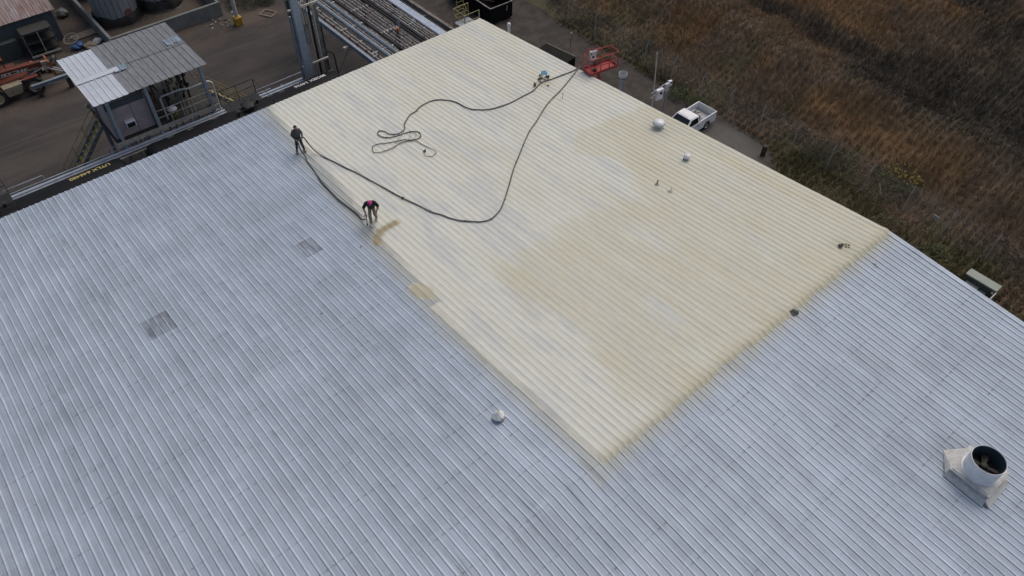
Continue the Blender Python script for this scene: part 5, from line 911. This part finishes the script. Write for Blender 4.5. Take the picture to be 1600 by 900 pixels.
m_ = MB(); m_.bar((-4.9, -3.6, RZ-.1), (-4.9, -3.6, RZ+.9), .1, .1); m_.bar((-4.9, -3.6, RZ+.85), (-5.3, -3.6, RZ+.2), .06, .06); m_.build('bracket', 'galv', rk, world=True)
# risers where the rack turns down to the pipe run
rs = thing('pipe_riser', 'tall upright bundle of grey ducts and pipes at the end of the pipe rack', 'pipe riser', (-6.2, -10.4, 0))
m_ = MB(); m_.bb(-6.05, -5.75, -10.95, -10.45, 3.9, 10.6); m_.build('duct', 'duct_blue', rs, world=True); m_ = MB(); m_.bb(-6.30, -6.12, -11.10, -10.98, 3.6, 8.4); m_.build('duct', 'galv', rs, world=True)
for x, y, r_, m, zt_ in ((-6.2, -10.2, .07, 'flaky', 9.0), (-6.35, -9.95, .06, 'flaky_rust', 8.8), (-6.5, -9.7, .06, 'flaky', 8.7), (-6.6, -9.45, .09, 'black_iron', 9.2), (-6.7, -9.15, .08, 'cream_rail', 8.6)): m_ = MB(); m_.tube([(x, y, 2.6), (x, y, zt_), (x-.1, y+.25, zt_+.2), (x-.3, y+.9, zt_+.2)], r_, 8); m_.build('riser_pipe', m, rs, True, True)
for z in (4.6, 8.8): m_ = MB(); m_.bar((-6.2, -11.1, z), (-6.2, -8.9, z), .12, .12); m_.build('clamp_beam', 'cream_rail', rs, world=True)
m_ = MB(); m_.bar((-6.75, -8.95, 0), (-6.75, -8.95, 8.4), .22, .22); m_.build('column', 'steel_dirty', rs, world=True); sgn = MB(); sgn.bb(-6.06, -6.03, -10.25, -9.95, 6.2, 7.6); sgn.build('sign_board', 'steel_dirty', rs, world=True)
m_ = MB(); m_.tube([(-6.75, -9.2, 4.6), (-6.9, -8.6, 4.7), (-6.9, -8.1, 4.2), (-6.9, -8.0, 2.0)], .045, 7); m_.build('cable', 'black_iron', rs, True, True)

# yellow ladder landing at the far corner
yl = thing('ladder_landing', 'yellow caged ladder landing at the far corner of the roof', 'ladder', (-2.6, 1.0, 0)); PZL = 5.2
m_ = MB(); m_.bb(-3.4, -2.1, .2, 1.5, PZL-.05, PZL); m_.build('landing', 'galv', yl, world=True)
for x, y in ((-3.4, .2), (-2.1, .2), (-3.4, 1.5), (-2.1, 1.5)): m_ = MB(); m_.tube([(x, y, 0), (x, y, PZL+1.1)], .04, 7); m_.build('post', 'yellow_rail' if x < -3 else 'cream_rail', yl, True, True)
for z in (.55, 1.08):
    for a, b in (((-3.4, .2), (-2.1, .2)), ((-3.4, .2), (-3.4, 1.5)), ((-2.1, 1.5), (-2.1, .2))): m_ = MB(); m_.tube([(*a, PZL+z), (*b, PZL+z)], .03, 7); m_.build('rail', 'yellow_rail', yl, True, True)
for y in (.75, 1.35): m_ = MB(); m_.tube([(-3.75, y, 0), (-3.75, y, PZL+2.6)], .03, 7); m_.build('ladder_stile', 'yellow_rail', yl, True, True)
for k in range(24): m_ = MB(); m_.tube([(-3.75, .75, .4+k*.3), (-3.75, 1.35, .4+k*.3)], .015, 5); m_.build('rung', 'yellow_rail', yl, True, True)
for z in (PZL+.9, PZL+.2): m_ = MB(); m_.tube([(-3.75+.0+.35*(1-math.cos(a)), 1.05+.42*math.cos(math.pi*.5+a-math.pi/2) if 0 else 1.05-.42+.84*(k/8), z) for k, a in enumerate([math.pi*2*j/8 for j in range(9)])], .02, 6); m_.build('cage_hoop', 'yellow_rail', yl, True, True)
# dark roll-off container
rc = thing('roll_off_container', 'black open-top roll-off container behind the far roof corner', 'container', (-11.6, 9.0, 0), R(-2))
for d_, c_ in (((6.2, .08, 1.35), (0, -1.15, .82)), ((6.2, .08, 1.35), (0, 1.15, .82)), ((.08, 2.22, 1.35), (3.06, 0, .82)), ((.08, 2.22, 1.35), (-3.06, 0, .82))): m_ = MB(); m_.box(c_, d_); m_.build('side_wall', 'dark_bin', rc)
m_ = MB(); m_.bb(-3.0, 3.0, -1.1, 1.1, .12, .17); m_.build('floor', 'dark_bin', rc)
for y in (-1.15, 1.15): m_ = MB(); m_.bar((-3.1, y, 1.52), (3.1, y, 1.52), .12, .05); m_.build('top_rail', 'steel_dirty', rc)
for x in (-3.06, 3.06): m_ = MB(); m_.bar((x, -1.15, 1.525), (x, 1.15, 1.525), .10, .05); m_.build('top_rail', 'steel_dirty', rc)
for k in range(7):
    for y in (-1.22, 1.22): m_ = MB(); m_.bar((-2.7+k*.9, y, .2), (-2.7+k*.9, y, 1.45), .06, .08); m_.build('stiffener', 'dark_bin', rc)
m_ = MB(); m_.bar((3.12, .55, .9), (3.12, .6, 1.3), .05, .05); m_.build('latch', 'white_dirty', rc)
m_ = MB(); m_.tube([(-2.4, -.5, .3), (1.6, .3, 1.1)], .03, 6); o = m_.build('scrap_pipe', 'rust', None); o.location = rc.location; tag(o, 'rusty pipe leaning inside the black container', 'scrap')

# ------------------------------------------------------------------ tanks, dike wall, far workshop
dk = thing('dike_wall', 'low grey concrete containment wall round the storage tanks', 'wall', (-24.9, -14, 0))
for x0, x1, y0, y1 in ((-25.15, -24.9, -18.7, -9.1), (-40, -25.16, -18.7, -18.45), (-40, -25.16, -9.35, -9.1)): m_ = MB(); m_.bb(x0, x1, y0, y1, 0, 1.22, .02); m_.build('wall_run', 'concrete', dk, world=True)
m_ = MB(); m_.add([(-40, -18.4, .006), (-25.2, -18.4, .006), (-25.2, -9.4, .006), (-40, -9.4, .006)], [(0, 1, 2, 3)]); m_.build('basin_floor', 'brown_dirt', dk, world=True)
for cx, cy, lb in ((-30.3, -16.3, 'clad vertical storage tank with a blackened foot, nearer the workshop'), (-30.6, -12.3, 'clad vertical storage tank partly out of frame, nearer the yellow-footed post'), (-36.5, -16.0, 'clad storage tank standing behind the first one')):
    t_ = thing('storage_tank', lb, 'tank', (cx, cy, 0), group='storage tanks'); rr_t = random.Random(int(cx*10)); prof = []
    m_ = MB(); m_.lathe([(1.72, .35), (1.72, 6.8), (0, 7.3)], n=36); m_.build('core', 'tar', t_, True)
    for k in range(24):      # vertical cladding sheets, each its own piece, ragged at the foot
        a0, a1 = 2*math.pi*k/24+.012, 2*math.pi*(k+1)/24-.012; zb = .75+rr_t.uniform(-.12, .22); mb = MB(); q = []
        for z in (zb, 6.85):
            for a in (a0, (a0+a1)/2, a1): q.append((1.80*math.cos(a), 1.80*math.sin(a), z+(0 if z > 2 else rr_t.uniform(-.1, .1))))
        for z in (zb, 6.85):
            for a in (a0, (a0+a1)/2, a1): q.append((1.76*math.cos(a), 1.76*math.sin(a), z))
        mb.add(q, [(0, 1, 4, 3), (1, 2, 5, 4), (6, 9, 10, 7), (7, 10, 11, 8), (0, 3, 9, 6), (2, 8, 11, 5), (0, 6, 7, 1), (1, 7, 8, 2)]); mb.build('cladding_sheet', 'tank_clad', t_)
    m_ = MB(); n = 48; vs = []
    for r_, z in ((1.74, .95), (1.95, .6), (2.02, .12), (2.2, .008)): vs += [((r_+.10*math.sin(5*a)+.06*rr_t.uniform(-1, 1))*math.cos(a), (r_+.1*math.sin(5*a))*math.sin(a), z+rr_t.uniform(-.05, .05)*(z > .1)) for a in [2*math.pi*j/n for j in range(n)]]
    m_.add(vs, [(i*n+k, i*n+(k+1) % n, (i+1)*n+(k+1) % n, (i+1)*n+k) for i in range(3) for k in range(n)]); m_.build('tar_skirt', 'tar', t_, True)
    mh = MB(); mh.lathe([(.0, 1.86), (.34, 1.86), (.34, 1.80), (0, 1.78)], (0, 0, 1.0), (.95, .3, 0), 18); mh.build('manhole', 'rust', t_, True)
wk = thing('workshop', 'low blue-grey metal workshop with a rusty ribbed roof in the corner', 'building', (-33, -28, 0))
m_ = MB(); m_.prism([(-40, 0), (-29.8, 0), (-29.8, 2.72), (-34.9, 4.2), (-40, 2.72)], -40, -21.1); m_.build('wall', 'blue_wall', wk, world=True)
for k in range(26): y = -21.3-k*.72; m_ = MB(); m_.bb(-29.8, -29.775, y, y+.06, .05, 2.6); m_.build('wall_rib', 'blue_wall', wk, world=True)
for k in range(20):
    y1 = -20.85-k*.9; mb = MB(); P = []
    for q in range(4): y = y1-.9+q*.225; P += [(y, .03), (y+.06, .03), (y+.10, 0), (y+.20, 0)]
    P.append((y1, .03)); n = len(P); mb.add([(x, y, z+h) for x, z in ((-29.45, 2.70), (-34.9, 4.28)) for y, h in P], [(i, i+1, n+i+1, n+i) for i in range(n-1)]); mb.build('roof_sheet', 'rusty_sheet', wk, world=True)
m_ = MB(); m_.add([(-34.9, -20.8, 4.27), (-40.3, -20.8, 2.7), (-40.3, -39, 2.7), (-34.9, -39, 4.27)], [(0, 1, 2, 3)]); m_.build('rear_roof', 'rusty_sheet', wk, world=True)
rk2 = thing('steel_rack', 'dark open steel storage rack against the workshop wall', 'rack', (-28.6, -22.9, 0))
for x in (-29.3, -28.0):
    for y in (-24.1, -21.9): m_ = MB(); m_.bar((x, y, 0), (x, y, 2.2), .08, .08); m_.build('upright', 'steel_dirty', rk2, world=True)
for z in (.5, 1.3, 2.15): m_ = MB(); m_.bb(-29.34, -27.96, -24.14, -21.86, z, z+.05); m_.build('shelf', 'tool_dark', rk2, world=True)
m_ = MB(); m_.bar((-27.94, -24.14, .25), (-27.94, -21.86, .25), .06, .14); m_.build('front_rail', 'cream_rail', rk2, world=True); m_ = MB(); m_.bar((-27.98, -23.0, .3), (-27.98, -23.0, 2.1), .05, .05); m_.build('mullion', 'cream_rail', rk2, world=True)
m_ = MB(); m_.bb(-29.75, -29.0, -26.2, -24.5, 0, 1.5, .03); bx_ = m_.build('cabinet_box', 'olive_dark', None); tag(bx_, 'dark box standing beside the steel rack at the workshop', 'box')
# scrap around the workshop, each its own thing
def spoked(loc, r, lb):
    t_ = thing('spoked_wheel', lb, 'wheel', loc); t_.rotation_euler = (.25, .2, 0); m_ = MB(); m_.lathe([(r*.88, -.05), (r, -.06), (r, .06), (r*.88, .05)], n=28, close=True); m_.build('rim', 'rope', t_, True); m_ = MB(); m_.lathe([(0, -.1), (.12, -.1), (.12, .1), (0, .1)], n=12); m_.build('hub', 'steel_dirty', t_, True)
    for k in range(10): a = 2*math.pi*k/10; m_ = MB(); m_.tube([(.1*math.cos(a), .1*math.sin(a), 0), (r*.9*math.cos(a), r*.9*math.sin(a), 0)], .014, 5); m_.build('spoke', 'rope', t_)
spoked((-27.9, -20.9, .75), .62, 'pale spoked wheel leaning on the scrap by the workshop corner')
lump('blue_tarp_bundle', 'crumpled blue tarp under the spoked wheel', 'tarp', (-27.6, -20.7, 0), .55, 'blue_tarp', 31, .5); lump('blue_tarp_bundle', 'blue tarp bundle beside the white end of the shed roof', 'tarp', (-25.6, -21.6, 0), .7, 'blue_tarp', 32, .3)
lump('scrap_heap', 'brown scrap heap between spoked wheel and dike wall', 'scrap', (-27.0, -19.9, 0), .6, 'wood', 33, .35); lump('white_sack', 'pale sack and rope lying near the dike wall corner', 'sack', (-27.3, -19.2, 0), .42, 'white_dirty', 34, .5); lump('grey_boulder', 'grey rounded lump in the dark behind the workshop corner', 'rock', (-33.6, -19.9, 0), .55, 'concrete', 35, .6)
m_ = MB(); m_.box((-29.3, -19.6, .08), (1.0, 2.0, .05), Matrix.Rotation(.06, 3, 'Z')); tag(m_.build('plywood_sheet', 'wood', None), 'sheet of plywood on the ground between workshop and dike wall', 'board')
lump('white_drum_lid', 'small white dome on the scrap behind the red machine', 'lid', (-26.3, -25.8, .55), .27, 'white_paint', 41, .5); lump('pump_block', 'greenish pump block in the scrap row behind the red machine', 'machine part', (-26.2, -24.9, 0), .55, 'olive_dark', 42, .6); lump('orange_frame', 'rust-orange machine piece beside the workshop wall', 'machine part', (-26.9, -27.2, 0), .8, 'orange', 43, .35)
for k, (x, y, m, lb) in enumerate(((-25.9, -24.2, 'white_dirty', 'pale pipe offcut lying across the scrap row'), (-25.4, -23.7, 'rope', 'tan pipe offcut in the scrap row'), (-26.0, -23.3, 'tool_dark', 'dark casting in the scrap row'), (-26.6, -22.9, 'steel_dirty', 'grey angle iron in the scrap row nearest the tarp'), (-25.6, -25.3, 'orange', 'orange bracket in the scrap row'))):
    t_ = thing('scrap_piece', lb, 'scrap', (x, y, .0), k*.9, 'scrap row behind the telehandler'); m_ = MB(); m_.tube([(-.45, 0, .12), (0, .05, .3), (.45, .1, .38)], .10-.01*k, 8); m_.build('bar', m, t_, True); m_ = MB(); m_.box((.1, .1, .22), (.45, .3, .4), Matrix.Rotation(.5*k, 3, 'X'), .04); m_.build('block', 'tool_dark', t_)

# ------------------------------------------------------------------ telehandler
th = thing('telehandler', 'old red telehandler with SKY TRAK on its boom at the left edge', 'telehandler', (-24.1, -26.7, 0), R(90)); # local +X = machine front
for x in (-1.35, 1.35):
    for y in (-1.05, 1.05): wheel(th, (x, y, .68), .68, .42, (0, 1, 0), 'rim_beige', True)
m_ = MB(); m_.bb(-2.2, 2.1, -.42, .42, .75, 1.2, .04); m_.build('frame', 'red_machine', th); m_ = MB(); m_.bar((-1.35, -.95, .68), (-1.35, .95, .68), .2, .2); m_.build('axle', 'tool_dark', th); m_ = MB(); m_.bar((1.35, -.95, .68), (1.35, .95, .68), .2, .2); m_.build('axle', 'tool_dark', th)
m_ = MB(); m_.prism([(-.62, .55), (.40, .55), (.62, 1.25), (-.75, 1.25)], -1.25, -.55); m_.build('fuel_tank', 'beige_tank', th); m_ = MB(); m_.bb(-1.5, .9, .5, 1.25, .8, 1.75, .08); m_.build('engine_cover', 'red_machine', th)
for s_ in (-1, 1):
    for x in (-1.35, 1.35): m_ = MB(); m_.bb(x-.5, x+.5, s_*1.25, s_*.85, 1.38, 1.43); m_.build('fender', 'red_machine', th)
m_ = MB(); m_.bar((-2.4, -.30, 2.05), (2.5, -.30, 1.75), .34, .46); bm_ = m_.build('boom', 'red_machine', th); m_ = MB(); m_.bar((1.9, -.30, 1.78), (3.0, -.30, 1.68), .24, .32); m_.build('inner_boom', 'beige_tank', bm_)
m_ = MB(); m_.bar((-2.1, -.475, 1.86), (2.2, -.475, 1.60), .03, .10); m_.build('boom_edge', 'beige_tank', bm_)
lettering('lettering', 'SKY TRAK', 'white_text', bm_, .44, lambda u, v: Vector((-.42+u*.94+.26*v, -.488, 1.80+v*.80-(u+.9)*.0575)), .012)
for x, y, z, xx in ((-.3, .75, 1.25, 0),):
    for a in (-.45, .55):
        for b in (-.28, .32): m_ = MB(); m_.bar((x+a, y+b, z), (x+a*.9, y+b, z+1.25), .06, .06); m_.build('cab_post', 'red_machine', th)
    m_ = MB(); m_.bb(x-.5, x+.6, y-.34, y+.38, z+1.25, z+1.32, .02); m_.build('cab_roof', 'red_machine', th)
for k, (x, y, z, m) in enumerate(((1.7, -.2, 1.35, 'steel_dirty'), (1.9, .15, 1.5, 'orange'), (2.15, -.35, 1.3, 'tool_dark'), (1.6, .35, 1.4, 'red_machine'))): m_ = MB(); m_.lathe([(.12, 0), (.2, .08), (.2, .4), (.1, .5)], (x, y, z-.1), (.2*k, .3, 1), 10); m_.build('cylinder_block', m, th, True)
m_ = MB(); m_.tube([(1.0, -.5, 1.2), (2.4, -.5, 1.5)], .07, 8); m_.build('hydraulic_ram', 'chrome', th, True); m_ = MB(); m_.tube([(-2.0, -.55, 1.2), (0.9, -.6, 1.15)], .04, 7); m_.build('side_rail', 'white_dirty', th, True)
m_ = MB(); m_.bb(2.95, 3.05, -.75, .55, .7, 1.9); m_.build('carriage', 'orange', th)
for y in (-.55, .25): m_ = MB(); m_.prism([(3.05, .62), (4.25, .60), (4.25, .64), (3.12, .70), (3.12, 1.8), (3.05, 1.8)], y-.07, y+.07); m_.build('fork', 'tool_dark', th)
for y in (-.70, -.30): m_ = MB(); m_.bar((2.75, y, 1.45), (3.6, y-.3, .95), .05, .10); m_.build('link_bar', 'white_dirty', th)
bmst = thing('steel_beam', 'blue-grey steel beam lying slantwise by the telehandler front wheel', 'beam', (-22.3, -24.3, .9)); m_ = MB(); m_.bar((-.2, -1.35, -.12), (.1, 1.55, .0), .24, .05); m_.bar((-.2, -1.35, .10), (.1, 1.55, .22), .24, .05); m_.bar((-.2, -1.35, -.02), (.1, 1.55, .10), .05, .24); m_.build('i_beam', 'steel_blue', bmst); m_ = MB(); m_.box((-.1, -1.0, -.55), (.3, .3, .7)); m_.build('block', 'tool_dark', bmst); m_ = MB(); m_.box((.05, 1.2, -.5), (.3, .3, .8)); m_.build('block', 'tool_dark', bmst)

# post with yellow foot, litter
yp = thing('pipe_bridge_post', 'white steel bridge post standing on a yellow foot by the dike', 'post', (-22.6, -8.8, 0)); m_ = MB(); m_.bb(-.32, .32, -.32, .32, 0, .75, .06); m_.build('foot', 'yellow_paint', yp); m_ = MB(); m_.tube([(0, 0, .7), (0, 0, 7.5)], .17, 12); m_.build('leg', 'white_dirty', yp, True); m_ = MB(); m_.tube([(-.1, -.1, 3.2), (-4.5, -1.4, 6.6)], .10, 8); m_.build('brace', 'steel_blue', yp, True); m_ = MB(); m_.tube([(-.1, -.1, 2.7), (-4.5, -1.4, 6.0)], .07, 8); m_.build('brace', 'galv', yp, True)
rb = thing('rubble_heap', 'pale broken rubble at the foot of the dike wall near the yellow foot', 'rubble', (-23.7, -9.9, 0))
rr_ = random.Random(12)
for k in range(16): lump('rubble_piece', None, None, (rr_.gauss(0, .45), rr_.gauss(0, .7), 0), rr_.uniform(.06, .2), rr_.choice(['concrete', 'wood', 'brown_dirt', 'white_dirty']), 300+k, .4, rb, 2)
bush('scrub_bush', 'broad dark bush directly behind the yellow-footed post', (-25.6, -6.7, 0), 1.7, 1.0, 1500, 'leaf_dark', seed=52)
hy = thing('drain_frame', 'square pale wooden frame on the dirt by the broad bush', 'frame', (-22.6, -6.0, .05), .5)
for a, b in (((-.6, -.45), (.6, -.45)), ((.6, -.45), (.6, .45)), ((.6, .45), (-.6, .45)), ((-.6, .45), (-.6, -.45))): m_ = MB(); m_.bar((*a, 0), (*b, 0), .12, .08); m_.build('board', 'wood', hy)
for k, (x, y, r_, h_) in enumerate(((-26.5, -5.0, 1.1, .9), (-24.6, -5.2, .9, .7), (-27.5, -7.2, 1.2, 1.1))): bush('scrub_bush', ('low dark bush right of the broad bush', 'small dark bush at the yard edge past the wooden frame', 'dark bush at the back of the broad bush')[k], (x, y, 0), r_, h_, 700, 'leaf_dark', seed=60+k)
